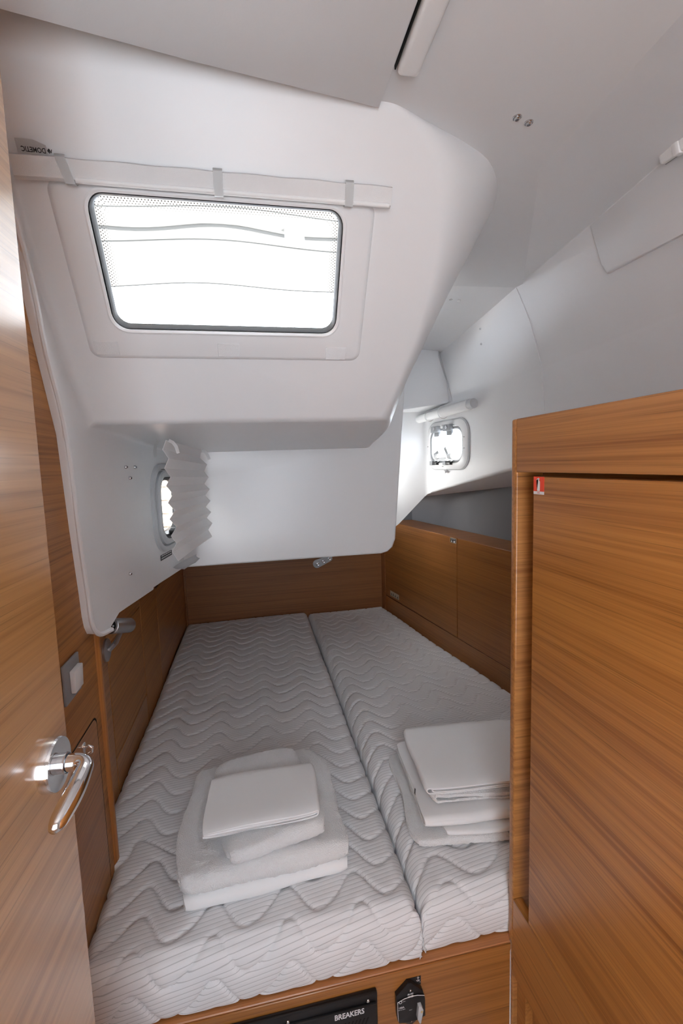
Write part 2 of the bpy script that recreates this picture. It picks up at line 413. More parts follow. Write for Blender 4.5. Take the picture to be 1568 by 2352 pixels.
bm = BM(); q = [(.58, 1.555, CEIL), (hA.x + .03, hA.y, CEIL), rE + Vector((.03, .0, 0)), (rE.x + .03, 2.34, rE.z - .01), (.58, 2.34, rE.z + .01)]
vs_ = [bm.verts.new(Vector(p)) for p in q] + [bm.verts.new(Vector(p) + Vector((0, 0, .012))) for p in q]
bm.faces.new(vs_[:5][::-1]); bm.faces.new(vs_[5:])
for i in range(5): bm.faces.new((vs_[i], vs_[(i + 1) % 5], vs_[5 + (i + 1) % 5], vs_[5 + i]))
bmesh.ops.recalc_face_normals(bm, faces=bm.faces); obj('rear_headliner', bm, 'liner', ce)
# flat removable panel
FC = Frame((0, 0, CEIL - .014), (1, 0, 0), (0, -1, 0))
cp = [onz(0, 20, CEIL - .014), onz(435, 139, CEIL - .014), onz(870, 250, CEIL - .014)]
x0 = onz(962, 0, CEIL - .014).x
bm = BM(); slab(bm, FC, [(-.37, .1), (x0, .1), (cp[2].x, -cp[2].y), (cp[1].x, -cp[1].y), (cp[0].x, -cp[0].y), (-.37, -cp[0].y + .012)], -.012, 0, .0025, 2)
o = obj('ceiling_panel', bm, 'headliner', ce); o['label'] = 'flat removable ceiling panel'
for px, py in ((1187, 269), (1214, 281)):
    p = onz(px, py, CEIL); screw(Frame((0, 0, CEIL), (1, 0, 0), (0, -1, 0)), p.x, -p.y, ce)
rn = (Vector(q[1]) - Vector(q[0])).cross(Vector(q[4]) - Vector(q[0])).normalized()
RFm = Frame(q[0], (1, 0, 0), Vector((1, 0, 0)).cross(rn)); 
if RFm.n.z > 0: RFm = Frame(q[0], (1, 0, 0), -RFm.ey)
for px, py in ((1035, 686), (1053, 688)):
    u, v = RFm.hit(px, py); screw(RFm, u, v, ce, r=.0075)

# ---- white moulding: raked cockpit front, its side towards the door, footwell end and underside
WL_ = 1.119
zr = CEIL - (1.133 - .80) / .6743            # underside of the raked front
yr = 1.133
YF = 1.75                                    # footwell end
zs = 1.559                                   # soffit height at the footwell end
zb = 1.137                                   # bottom of the footwell end
def lx(y):
    a = -.362 if y < 1.06 else -.362 + (y - 1.06) * .1623
    return a - (.010 if y > 1.435 else 0)
wc = thing('wall_cockpit', (0, 1.2, zb), kind='structure', label='white moulded underside of the cockpit with window and footwell end')
bm = BM(); wl_ = bm.edges.layers.float.new('bevel_weight_edge')
V = {}
def v(key, x, y, z): V[key] = bm.verts.new((x, y, z)); return V[key]
def face(*ks): return bm.faces.new([V[a] for a in ks])
# columns of the inboard side
fl = [(.735, CEIL + .07), (.905, 1.88), (.954, 1.728), (1.014, 1.575), (1.034, 1.379), (1.052, 1.24), (1.057, 1.19), (1.064, 1.163), (1.078, 1.143), (1.100, 1.130)]
for i, (y, z) in enumerate(fl): v('f%d' % i, lx(y), y, z); v('g%d' % i, XN - .002, y - .002, z)
v('wt', lx(.8), wy(CEIL + .07), CEIL + .07)
v('w1', lx(.9), wy(1.88) , 1.88)
v('w2', lx(1.0), wy(1.728), 1.728)
v('c0', lx(yr), yr, zr); v('c0b', lx(yr), yr, 1.121)
def sof(y): return zr + (zs - zr) * (y - yr) / (YF - yr)
v('c1', lx(1.20), 1.20, sof(1.20)); v('c1b', lx(1.20), 1.20, 1.148)
v('c2', lx(1.425), 1.425, sof(1.425)); v('c2b', lx(1.425), 1.425, 1.144)
v('c3', lx(1.445), 1.445, sof(1.445)); v('c3b', lx(1.445), 1.445, 1.1435)
v('c4', lx(YF), YF, zs); v('c4b', lx(YF), YF, zb)
face('f0', 'f1', 'w1', 'wt'); face('f1', 'f2', 'w2', 'w1'); face('f2', 'f3', 'c0', 'w2')
face('f3', 'f4', 'f5', 'f6', 'f7', 'f8', 'c0b', 'c0'); face('c0', 'c0b', 'c1b', 'c1'); face('c1', 'c1b', 'c2b', 'c2'); face('c2', 'c2b', 'c3b', 'c3'); face('c3', 'c3b', 'c4b', 'c4')
for i in range(8): face('f%d' % i, 'g%d' % i, 'g%d' % (i + 1), 'f%d' % (i + 1))
# underside back to the wood wall
for k_, y, z in (('c0b', yr, 1.121), ('c1b', 1.2, 1.148), ('c2b', 1.425, 1.144), ('c3b', 1.445, 1.1435), ('c4b', YF, zb)): v('u' + k_, XL - .02, y, z)
face('f8', 'g8', 'uc0b', 'c0b'); face('c0b', 'uc0b', 'uc1b', 'c1b'); face('c1b', 'uc1b', 'uc2b', 'c2b'); face('c2b', 'uc2b', 'uc3b', 'c3b'); face('c3b', 'uc3b', 'uc4b', 'c4b')
# raked front
v('wt2', .24, wy(CEIL + .07), CEIL + .07)
# rounded shoulder between the raked front, the ceiling and the passage side
bR = .453
def cat(P_, n):
    P_ = [Vector(p) for p in P_]; out = []
    for i in range(n):
        t = i / (n - 1) * (len(P_) - 1); k_ = min(int(t), len(P_) - 2); f_ = t - k_
        a, b, c_, d_2 = P_[max(k_ - 1, 0)], P_[k_], P_[k_ + 1], P_[min(k_ + 2, len(P_) - 1)]
        out.append(.5 * ((2 * b) + (c_ - a) * f_ + (2 * a - 5 * b + 4 * c_ - d_2) * f_ ** 2 + (3 * b - a - 3 * c_ + d_2) * f_ ** 3))
    return out
def wpl(x, z): return (x, wy(z), z)
NTr, NSg = 25, 10
K0 = cat([wpl(.24, 2.105), wpl(.34, 2.05), wpl(.385, 1.965), wpl(.39, 1.85), wpl(.37, 1.74), wpl(.35, 1.67), wpl(.325, zr)], NTr)
K1 = cat([wpl(.26, 2.11), wpl(.38, 2.065), wpl(.43, 1.99), wpl(.437, 1.86), wpl(.425, 1.75), wpl(.412, 1.68), wpl(.398, zr)], NTr)
K2 = cat([(.28, .825, CEIL + .006), (.42, .87, CEIL + .004), (.53, .94, CEIL + .004), (.61, 1.09, CEIL + .004), (.645, 1.38, CEIL + .004), (.60, YF, 1.93), (bR, YF, zs)], NTr)
for i in range(NTr):
    for j in range(NSg + 1):
        t = j / NSg; p_ = K0[i] * (1 - t) ** 2 + K1[i] * 2 * t * (1 - t) + K2[i] * t ** 2
        v('k%d_%d' % (i, j), *p_)
for i in range(NTr - 1):
    for j in range(NSg): face('k%d_%d' % (i, j), 'k%d_%d' % (i + 1, j), 'k%d_%d' % (i + 1, j + 1), 'k%d_%d' % (i, j + 1))
WK = ['wt', 'w1', 'w2', 'c0'] + ['k%d_0' % i for i in range(NTr - 1, -1, -1)] + ['wt2']
face(*WK)
SOK = ['k%d_%d' % (NTr - 1, j) for j in range(NSg, -1, -1)]
# soffit and footwell end
V['sr'] = V['k%d_%d' % (NTr - 1, NSg)]
face('c0', 'c1', 'c2', 'c3', 'c4', *SOK)
v('br0', .498, YF, zb + .001); v('br0a', .524, YF, zb + .007); v('br0b', .545, YF, zb + .024); v('br1', .557, YF, zb + .055); v('br2', .604, YF, 1.74); v('br3', .63, YF, CEIL - .02)
v('st', .56, YF, CEIL - .02)
face('c4', 'c4b', 'br0', 'br0a', 'br0b', 'br1', 'br2', 'br3', 'st', 'sr')
# footwell underside and passage side running aft
v('d0', lx(YF), YB + .01, 1.02); v('du', XL - .02, YB + .01, 1.02); v('d1', .53, YB + .01, 1.02); v('d2', .58, YB + .01, 1.06); v('d3', .63, 2.36, 1.74); v('d4', .65, 2.36, CEIL - .03); v('d5', .60, 2.36, 1.10)
face('c4b', 'uc4b', 'du', 'd0'); face('c4b', 'd0', 'd1', 'br0'); face('br0', 'd1', 'br0a'); face('br0a', 'd1', 'd2', 'br0b'); face('br0b', 'd2', 'br1'); face('br1', 'd2', 'd5', 'd3', 'br2'); face('br2', 'd3', 'd4', 'br3')
bmesh.ops.recalc_face_normals(bm, faces=bm.faces)
bm.faces.ensure_lookup_table()
ff = [f for f in bm.faces if set(f.verts) == {V[a] for a in WK}][0]
if ff.normal.y > 0: bmesh.ops.reverse_faces(bm, faces=bm.faces)
def wt(val, *ks):
    for a, b in zip(ks, ks[1:]):
        e = bm.edges.get((V[a], V[b])); e[wl_] = val
wt(.5, 'wt', 'w1', 'w2'); wt(.85, 'w2', 'c0'); wt(.58, 'c0', *SOK[::-1])
wt(.7, 'c0', 'c1'); wt(.4, 'c1', 'c2', 'c3', 'c4')
wt(.13, 'c4', 'sr'); wt(.33, 'c4', 'c4b'); 
wt(.33, 'c4b', 'br0', 'br0a', 'br0b', 'br1'); wt(.33, 'br1', 'br2', 'br3'); wt(.08, 'c2', 'c2b'); wt(.08, 'c3', 'c3b')
wt(.15, 'c0b', 'c1b', 'c2b', 'c3b', 'c4b'); wt(.10, 'f1', 'f2', 'f3', 'f4', 'f5', 'f6', 'f7', 'f8', 'c0b')
mould = obj('moulding', bm, 'gelcoat', wc, fix=False)
shell(mould, .010, .09, 5)

bm = BM(); fb_ = cat([(lx(y) + .002, y + .004, z) for y, z in fl] + [(lx(1.15) + .002, 1.15, 1.124)], 40)
tube(bm, fb_, .0055, 8); o = obj('edge_bead', bm, 'gelcoat', wc)
# window pad on the raked front
def wpt(px, py): return WF.hit(px, py)
pts = [wpt(118, 425), wpt(203, 822), wpt(825, 832), wpt(868, 450)]
pl_, pr_ = (pts[0][0] + pts[1][0]) / 2 - .003, (pts[2][0] + pts[3][0]) / 2
pb_, pt_ = (pts[1][1] + pts[2][1]) / 2, pts[0][1] + .012
c1_, c2_, c3_, c4_ = wpt(195, 435), wpt(790, 480), wpt(262, 752), wpt(770, 768)
wcx = (c1_[0] + c2_[0] + c3_[0] + c4_[0]) / 4; wcy = (c1_[1] + c2_[1] + c3_[1] + c4_[1]) / 4
WW = (c2_[0] - c1_[0] + c4_[0] - c3_[0]) / 2; WH = (c1_[1] + c2_[1] - c3_[1] - c4_[1]) / 2
FW1 = WF.at(wcx, wcy)
bm = BM()
po = rrect(pr_ - pl_, pt_ - pb_, .022, 6, (pl_ + pr_) / 2 - wcx, (pb_ + pt_) / 2 - wcy); pi_ = rrect(WW - .002, WH - .002, .028, 6)
po2 = rrect(pr_ - pl_ - .024, pt_ - pb_ - .024, .014, 6, (pl_ + pr_) / 2 - wcx, (pb_ + pt_) / 2 - wcy)
po1 = rrect(pr_ - pl_ - .010, pt_ - pb_ - .010, .018, 6, (pl_ + pr_) / 2 - wcx, (pb_ + pt_) / 2 - wcy)
ring(bm, FW1, [(po, -.004), (po1, .005), (po2, .008), (pi_, .008), (pi_, -.02)], closed=False)
bmesh.ops.recalc_face_normals(bm, faces=bm.faces); o = obj('window_pad', bm, 'gelcoat', wc, 50); o['label'] = 'raised pad around the large cockpit window'
c = BM(); slab(c, FW1, rrect(WW - .001, WH - .001, .029, 6), -.08, .08)
# side port
LFd = Vector((.1623, 1, 0)).normalized()
LF = Frame((lx(1.6), 1.6, 0), LFd, (0, 0, 1))
lu0, lz1 = LF.hit(341, 1075); lz0 = LF.hit(349, 1283)[1]
LPW, LPH = .30, .285
LPc = (lu0 + LPW / 2, (LF.hit(345, 1053)[1] + LF.hit(352, 1293)[1]) / 2)
LPF = LF.at(*LPc)
c2 = BM(); slab(c2, LPF, rrect(LPW - .05, LPH - .05, .06, 6), -.08, .08)
cut(mould, [c, c2]); finish(mould.data, 40)
for px, py in ((287, 1073), (308, 1073), (297, 1098), (297, 1318)):
    u, vv = LF.hit(px, py); f = Frame((lx(1.3), 1.3, 0), LFd, (0, 0, 1)); u, vv = f.hit(px, py); screw(f, u, vv, wc, r=.0048, h=.006, cup=False)
vel = [wpt(248, 796), wpt(525, 801), wpt(769, 809)]
for i, (u, vv) in enumerate(vel):
    bm = BM(); box(bm, WF, u - .022, u + .022, vv - .0135, vv + .0135, .0081, .0098, .0006, 1)
    tag(obj('velcro_patch', bm, 'velcro', base=WF(u, vv)), ['white hook-tape patch below the large window at its left end', 'white hook-tape patch below the middle of the large window', 'white hook-tape patch below the large window at its right end'][i], 'fastener', 'hook-tape patches under the large window')

# ---- window 1: the large cockpit window
w1 = thing('window_1', FW1(0, -WH / 2), kind='structure', label='large rounded window in the raked cockpit front')
def rr(d, r): return rrect(WW - 2 * d, WH - 2 * d, max(r - d, .004), 7)
bm = BM(); ring(bm, FW1, [(rr(-.006, .030), .008), (rr(-.006, .030), .0105), (rr(-.003, .030), .012), (rr(.001, .030), .0105), (rr(.001, .030), -.012), (rr(-.002, .03), -.012)])
obj('white_trim', bm, 'white_plastic', w1)
bm = BM(); ring(bm, FW1, [(rr(.001, .030), .004), (rr(.003, .030), .006), (rr(.006, .030), .002), (rr(.0065, .030), -.014), (rr(.001, .03), -.014)])
obj('rubber_seal', bm, 'black_rubber', w1)
bm = BM(); slab(bm, FW1, rr(.004, .030), -.014, -.0105); pane = obj('pane', bm, 'glass', w1)
# printed dot border
bm = BM(); step = .0058
hw, hh = WW / 2 - .0095, WH / 2 - .0095
def dot(x, y, r):
    vv = [bm.verts.new(FW1(x + r * math.cos(R(60 * a)), y + r * math.sin(R(60 * a)), -.0102)) for a in range(6)]; bm.faces.new(vv)
rowsN = ((0, .0011), (1, .00095), (2, .0008), (3, .0006), (4, .0004))
for k_, rad in rowsN:
    ins = k_ * step * .6; w_, h_ = hw - ins, hh - ins
    nx = int(2 * hw / step)
    for i in range(nx + 1):
        x = -hw + .012 + (i + .5 * (k_ % 2)) * (2 * hw - .024) / nx
        if abs(x) < w_ - .010:
            dot(x, h_, rad)
            if k_ == 0 and x < -.10: dot(x, -h_, rad * .7)
    ny = int(2 * hh / step)
    for j in range(ny + 1):
        y = -hh + .012 + (j + .5 * (k_ % 2)) * (2 * hh - .024) / ny
        if y > -hh * .38 and abs(y) < h_ - .010: dot(-w_, y, rad); dot(w_, y, rad)
    for a in (20, 45, 70):
        rc_ = max(.012 - ins * .3, .004)
        for s_ in (-1, 1): dot(s_ * (w_ - .012 + rc_ * math.cos(R(a))), h_ - .012 + rc_ * math.sin(R(a)), rad)
o = obj('dot_print', bm, 'frit', pane, smooth=0); o['kind'] = 'stuff'; o['label'] = 'printed dark dot border'

# ---- window 2: opening port in the footwell side
w2 = thing('window_2', LPF(0, -LPH / 2), kind='structure', label='grey framed opening port behind the pleated blind')
def r2(d, r): return rrect(LPW - 2 * d, LPH - 2 * d, r, 7)
bm = BM(); ring(bm, LPF, [(r2(0, .085), 0), (r2(0, .085), .007), (r2(.004, .082), .010), (r2(.016, .074), .010), (r2(.020, .07), .003), (r2(.024, .068), .003), (r2(.024, .068), -.012), (r2(0, .085), -.012)])
obj('outer_frame', bm, 'pale_grey_plastic', w2)
bm = BM(); ring(bm, LPF, [(r2(.023, .068), -.004), (r2(.023, .068), .014), (r2(.027, .066), .018), (r2(.040, .058), .018), (r2(.046, .055), .006), (r2(.046, .055), -.02), (r2(.023, .068), -.02)])
obj('inner_frame', bm, 'pale_grey_plastic', w2)
bm = BM(); ring(bm, LPF, [(r2(.045, .055), .010), (r2(.047, .054), .013), (r2(.054, .05), .008), (r2(.056, .05), -.02), (r2(.045, .055), -.02)])
obj('rubber_seal', bm, 'black_rubber', w2)
bm = BM(); slab(bm, LPF, r2(.05, .05), -.018, -.014); obj('pane', bm, 'glass', w2)
bm = BM(); box(bm, LPF, -.03, .10, -LPH / 2 + .05, -LPH / 2 + .068, .004, .022, .004); lt = obj('latch_bar', bm, 'black_plastic', w2)
bm = BM(); tube(bm, [LPF(-.02, -LPH / 2 + .06, .01), LPF(-.02, -LPH / 2 + .06, .045)], .012, 14); obj('latch_knob', bm, 'black_plastic', lt)
bm = BM(); box(bm, LPF, -.11, -.005, -LPH / 2 - .023, -LPH / 2 - .006, .0015, .0022); st = obj('warning_label', bm, 'dark_print', w2); st['label'] = 'black and white printed warning strip'
bm = BM()
for j in range(2):
    for i in range(16): box(bm, LPF, -.105 + i * .006, -.1015 + i * .006 + .0015 * ((i * 7) % 3 - 1), -LPH / 2 - .0185 + j * .008, -LPH / 2 - .0155 + j * .008, .0023, .0024)
obj('fine_print', bm, 'white_print', st)

# ---- white hull side liner
wh = thing('wall_hull', (1.0, 1.5, 1.4), kind='structure', label='white moulded liner along the hull side above the lockers')
def hh_(px, py): return onpl(px, py, HF.o, HF.n)
T0, T1, T2 = hh_(1040, 922), hh_(1245, 845), hh_(1568, 715)
b0, b1 = hh_(991, 1133), hh_(1170, 1080)
d_ = (T2 - T1).normalized(); T3 = T1 + (T2 - T1) * 3.2
b2 = b1 + tH * .95; b2.z = b1.z + .06
# recess soffit line
hoff = HF.n * -.165
s0 = onpl(975, 1151, HF.o + hoff, HF.n); s1 = onpl(1170, 1118, HF.o + hoff, HF.n)
s0 = s0 - tH * .25; s1_ = s1 + tH * .9
bA = b0 - tH * .05
nM = (T1 - hA).cross(T2 - hA); U1 = onpl(1350, 520, hA, nM); U2 = onpl(1568, 330, hA, nM); U3 = U2 + (U2 - U1) * 3.5
bm = BM(); wl_ = bm.edges.layers.float.new('bevel_weight_edge'); V = {}
for n_, p_ in dict(T0=T0, T1=T1, T2=T2, T3=T3, b0=b0, b1=b1, b2=b2, A=hA, E=hE, N=hN, rE=rE, U1=U1, U2=U2, U3=U3, N2=(.60, -.05, CEIL), s0=s0, s1=s1, s2=s1_).items(): v(n_, *p_)
ya = 2.29
v('a0', hx(ya), ya, T0.z - .02); v('a1', hx(ya), ya, b0.z)
face('T0', 'T1', 'b1', 'b0'); face('T1', 'T2', 'T3', 'b2', 'b1')
face('rE', 'A', 'T1', 'T0'); face('A', 'U1', 'T1'); face('U1', 'U2', 'T2'); face('U1', 'T2', 'T1'); face('U2', 'U3', 'T3', 'T2')
face('A', 'E', 'U1'); face('E', 'N', 'U2', 'U1'); face('N', 'N2', 'U3', 'U2')
face('b0', 'b1', 's1', 's0'); face('b1', 'b2', 's2', 's1')
face('T0', 'b0', 'a1', 'a0')
# upper end box, its underside and the lower end panel
e0 = ony(925, 951, 2.10); e1 = ony(1032, 926, 2.12); e2 = ony(1030, 880, 2.14); e3 = ony(1006, 818, 2.17)
v('e0', .60, 2.10, e0.z + .004); v('e1', *e1); v('e2', *e2); v('e3', *e3); v('e4', .60, 2.16, rE.z + .05); v('e5', e3.x + .004, e3.y, rE.z + .05)
v('k0', .60, ya, e0.z + .03)
face('e0', 'e1', 'e2', 'e3', 'e5', 'e4'); face('e3', 'rE', 'e5'); face('e0', 'k0', 'a0', 'T0', 'e1'); face('e1', 'T0', 'rE', 'e3', 'e2')
p0 = ony(915, 1204, ya); p1 = ony(984, 1140, ya)
v('p0', *p0); v('p2', .60, ya, 1.08)
face('k0', 'p2', 'p0', 'a1', 'a0')
bmesh.ops.recalc_face_normals(bm, faces=bm.faces); bm.faces.ensure_lookup_table()
f0 = [f for f in bm.faces if set(f.verts) == {V[a] for a in ('T0', 'T1', 'b1', 'b0')}][0]
if f0.normal.x > 0: bmesh.ops.reverse_faces(bm, faces=bm.faces)
wt(.5, 'a0', 'a1'); wt(.25, 'e1', 'e2', 'e3'); wt(.12, 'T0', 'T1', 'T2', 'T3'); wt(.3, 'b0', 'b1', 'b2'); wt(.1, 'A', 'U1', 'U2'); wt(.3, 'e0', 'e1')
liner = obj('liner', bm, 'liner', wh, fix=False)
shell(liner, .008, .04, 4)
# hull port hole
hp = [HF.hit(985, 1010), HF.hit(1078, 1010), HF.hit(1040, 962), HF.hit(1030, 1079)]
PW, PH = hp[1][0] - hp[0][0], .262
PC = ((hp[0][0] + hp[1][0]) / 2, (HF.hit(1030, 966)[1] + HF.hit(1036, 1078)[1]) / 2)
PF = HF.at(*PC)
PH = HF.hit(1030, 966)[1] - HF.hit(1036, 1078)[1]
c = BM(); slab(c, PF, rrect(PW - .05, PH - .05, .05, 6), -.1, .1)
cut(liner, [c]); finish(liner.data, 40)
# seams and the proud upper panel
def strip(name, pts, wd, mat, parent, lift):
    bm = BM(); tube(bm, [Vector(p) + lift for p in pts], wd, 6); return obj(name, bm, mat, parent)
strip('seam_bead', [T1, hh_(1250, 945)], .0016, 'liner', wh, HF.n * .0005)
pm = onpl(1218, 738, (Vector(hA) + T1) / 2, (T1 - hA).cross(T0 - hA)); strip('seam_bead', [T1, pm + HF.n * .002, hA], .0016, 'liner', wh, HF.n * .001)
# proud panel below the upper crease
nU = (U2 - U1).cross(T2 - U1).normalized()
if nU.x > 0: nU = -nU
q_ = [U1, onpl(1388, 612, U1, nU), onpl(1402, 627, U1, nU), onpl(1568, 541, U1, nU), onpl(1568, 541, U1, nU) + (onpl(1568, 541, U1, nU) - onpl(1402, 627, U1, nU)) * 2.6, U2 + (U2 - U1) * 2.6]
fx = (q_[3] - q_[2]).normalized(); UF = Frame(U1, fx, nU.cross(fx))
qq = [UF.uv(p) for p in q_]
t_ = bmesh.new(); wq = [.0005, .012, .022, .022, .022, .0005]
va = [t_.verts.new((a, b, -.01)) for a, b in qq]; vb = [t_.verts.new((a, b, c_)) for (a, b), c_ in zip(qq, wq)]
t_.faces.new(va); t_.faces.new(vb)
for i in range(6): t_.faces.new((va[i], va[(i + 1) % 6], vb[(i + 1) % 6], vb[i]))
es = [e for e in t_.edges if e.verts[0] in vb and e.verts[1] in vb and not ({e.verts[0], e.verts[1]} == {vb[5], vb[0]})]
bmesh.ops.bevel(t_, geom=es, offset=.011, segments=5, profile=.5, affect='EDGES'); bmesh.ops.recalc_face_normals(t_, faces=t_.faces)
bm = BM(); merge(bm, t_, UF); obj('raised_liner_panel', bm, 'liner', wh)
mpn = (hA - T1).cross(T0 - T1).normalized(); mpn = mpn if mpn.x < 0 else -mpn
MF = Frame(T1, (T1 - T0).normalized(), mpn.cross((T1 - T0).normalized()))
for px, py in ((1103, 755), (1105, 790)):
    u, vv = MF.hit(px, py); screw(MF, u, vv, wh, r=.0045, h=.004, mat='aluminium', cup=False)

# ---- window 3: hull port
w3 = thing('window_3', PF(0, -PH / 2), kind='structure', label='small square port with black hinges and latches in the hull liner')
def r3(d, r): return rrect(PW - 2 * d, PH - 2 * d, r, 7)
bm = BM(); ring(bm, PF, [(r3(0, .07), 0), (r3(0, .07), .006), (r3(.004, .068), .010), (r3(.02, .06), .016), (r3(.030, .055), .018), (r3(.034, .05), .012), (r3(.034, .05), -.02), (r3(0, .07), -.02)])
fr3 = obj('outer_frame', bm, 'white_plastic', w3)
bm = BM(); ring(bm, PF, [(r3(.002, .069), .0005), (r3(-.004, .073), .0005), (r3(-.004, .073), .005), (r3(.002, .069), .008)]); obj('flange', bm, 'pale_grey_plastic', w3)
bm = BM(); ring(bm, PF, [(r3(.034, .05), .008), (r3(.036, .05), .013), (r3(.044, .045), .010), (r3(.046, .045), -.02), (r3(.034, .05), -.02)]); obj('rubber_seal', bm, 'grey_plastic', w3)
bm = BM(); slab(bm, PF, r3(.042, .04), -.016, -.012); obj('pane', bm, 'glass', w3)
for u in (-.075, .035):
    bm = BM(); box(bm, PF, u - .030, u + .034, PH / 2 - .052, PH / 2 - .020, .012, .034, .005); box(bm, PF, u - .012, u + .030, PH / 2 - .072, PH / 2 - .048, .010, .024, .004)
    hg = obj('hinge', bm, 'grey_plastic', w3)
    bm = BM(); lathe(bm, PF.at(u + .006, PH / 2 - .034), [(.008, .033), (.008, .037), (.004, .038), (0, .036)], 14); obj('hinge_pin', bm, 'steel', hg)
for u in (-.085, .035):
    bm = BM(); box(bm, PF, u - .032, u + .028, -PH / 2 + .022, -PH / 2 + .042, .012, .032, .003); lh = obj('latch', bm, 'black_plastic', w3)
    bm = BM(); box(bm, PF, u - .034, u - .006, -PH / 2 + .021, -PH / 2 + .043, .012, .034, .003); obj('latch_cap', bm, 'grey_plastic', lh)
    bm = BM(); tube(bm, [PF(u - .004, -PH / 2 + .062, .012), PF(u + .034, -PH / 2 + .064, .016)], .015, 14); obj('latch_roller', bm, 'pale_grey_plastic', lh)
    bm = BM(); f = PF.at(u - .014, -PH / 2 + .072, R(125 if u > 0 else 20)); box(bm, f, -.004, .042, -.009, .009, .012, .018, .002); obj('latch_lever', bm, 'grey_plastic', lh)
bm = BM(); box(bm, PF, -.055, .015, -PH / 2 + .046, -PH / 2 + .060, .010, .022, .003); obj('sill_bar', bm, 'pale_grey_plastic', w3)
for u, vv in ((PW / 2 - .018, .03), (PW / 2 - .018, -.02), (-PW / 2 + .018, .0), (-.02, PH / 2 - .02), (-.02, -PH / 2 + .015), (.08, PH / 2 - .026)):
    screw(PF, u, vv, w3, r=.003, h=.019, cup=False)
bm = BM(); tube(bm, [PF(-.01, -PH / 2 - .006, 0), PF(-.004, -PH / 2 - .012, .022)], .009, 12); obj('drain_knob', bm, 'white_plastic', w3)

# ---- cabin door, standing open along the inboard side
dE = Vector((-.212, .525, 0)); dd = Vector((-math.sin(R(3.0)), -math.cos(R(3.0)), 0))    # free edge, direction to the hinges
DF = Frame(dE, -dd, (0, 0, 1))                # u = 0 at the free edge, negative towards the hinges
d1 = thing('door_1', dE + dd * .3, kind='structure', label='open brown veneered cabin door with chrome lever handle')
bm = BM(); box(bm, DF, -.60, 0, .02, 1.97, -.026, 0, .0015, 1); obj('leaf', bm, 'wood_door', d1)
hu, hv = DF.hit(112, 1757)
HFm = DF.at(hu, hv)
bm = BM(); lathe(bm, HFm, [(0, 0), (.0262, 0), (.0262, .0085), (.0252, .0105), (.010, .0108), (0, .0108)], 40); ro = obj('rosette', bm, 'chrome', d1); ro['label'] = 'round chrome rosette'
bm = BM(); lathe(bm, HFm, [(.0098, .0108), (.0098, .0160), (.0106, .0162), (.0106, .0177), (.0098, .0179)], 28); obj('collar', bm, 'steel', ro)
path = []
for s in range(8): path.append(HFm(0, 0, .018 + s * .0010))
for a in range(1, 13):
    t = R(a * 7.5); path.append(HFm(-.013 * (1 - math.cos(t)), -.0012 * a / 12, .0250 + .013 * math.sin(t)))
p_e = path[-1]
for s in range(1, 15): path.append(HFm(-.013 - .0040 * s, -.0012 - .0013 * s, .0380 - .00003 * s * s))
rad = [.0085] * 8 + [.0085 - .0006 * a / 12 for a in range(1, 13)] + [.0079 + .0014 * math.sin(math.pi * min(1, s / 12)) for s in range(1, 15)]
rad[-1] = .0035; rad[-2] = .0062; rad[-3] = .0076
bm = BM(); tube(bm, path, rad, 20); obj('lever', bm, 'chrome', d1, 60)
bm = BM(); lathe(bm, HFm.at(-.0, -.006), [(.0026, .014), (.0026, .0202), (0, .0202)], 10); obj('grub_screw', bm, 'steel', ro)

# ================================================================ BERTH
YFt = .835
bb = thing('berth_base', (.03, YFt, .0), 'brown wooden berth base with a bare plywood lip under the mattresses', 'bed base')
bm = BM(); FBf = Frame((0, YFt, 0), (1, 0, 0), (0, 0, 1))
box(bm, FBf, XN, .514, .0, .409, -.009, 0); obj('front_panel', bm, 'wood_base', bb)
bm = BM(); pts_ = [(XN, YFt - .001), (.514, YFt - .001), (.514, .850), (hx(.87) - .01, .87), (hx(YB) - .01, YB), (XL, YB), (XL, 1.13), (XN, 1.12)]
slab(bm, Frame((0, 0, .43), (1, 0, 0), (0, 1, 0)), pts_, -.02, 0, .0015, 1); obj('platform', bm, 'wood_ply', bb)
bm = BM(); box(bm, FBf, XN, .514, .4095, .4275, .0008, .0042, .0015, 1); obj('edge_strip', bm, 'wood_base', bb)
for px, py in ((671, 2257), (722, 2239)):
    p = onz(px, py, .43); screw(Frame((0, 0, .43), (1, 0, 0), (0, 1, 0)), p.x, p.y, bb, r=.0035 if px < 700 else .0018, h=.001, mat='grey_plastic', cup=False)

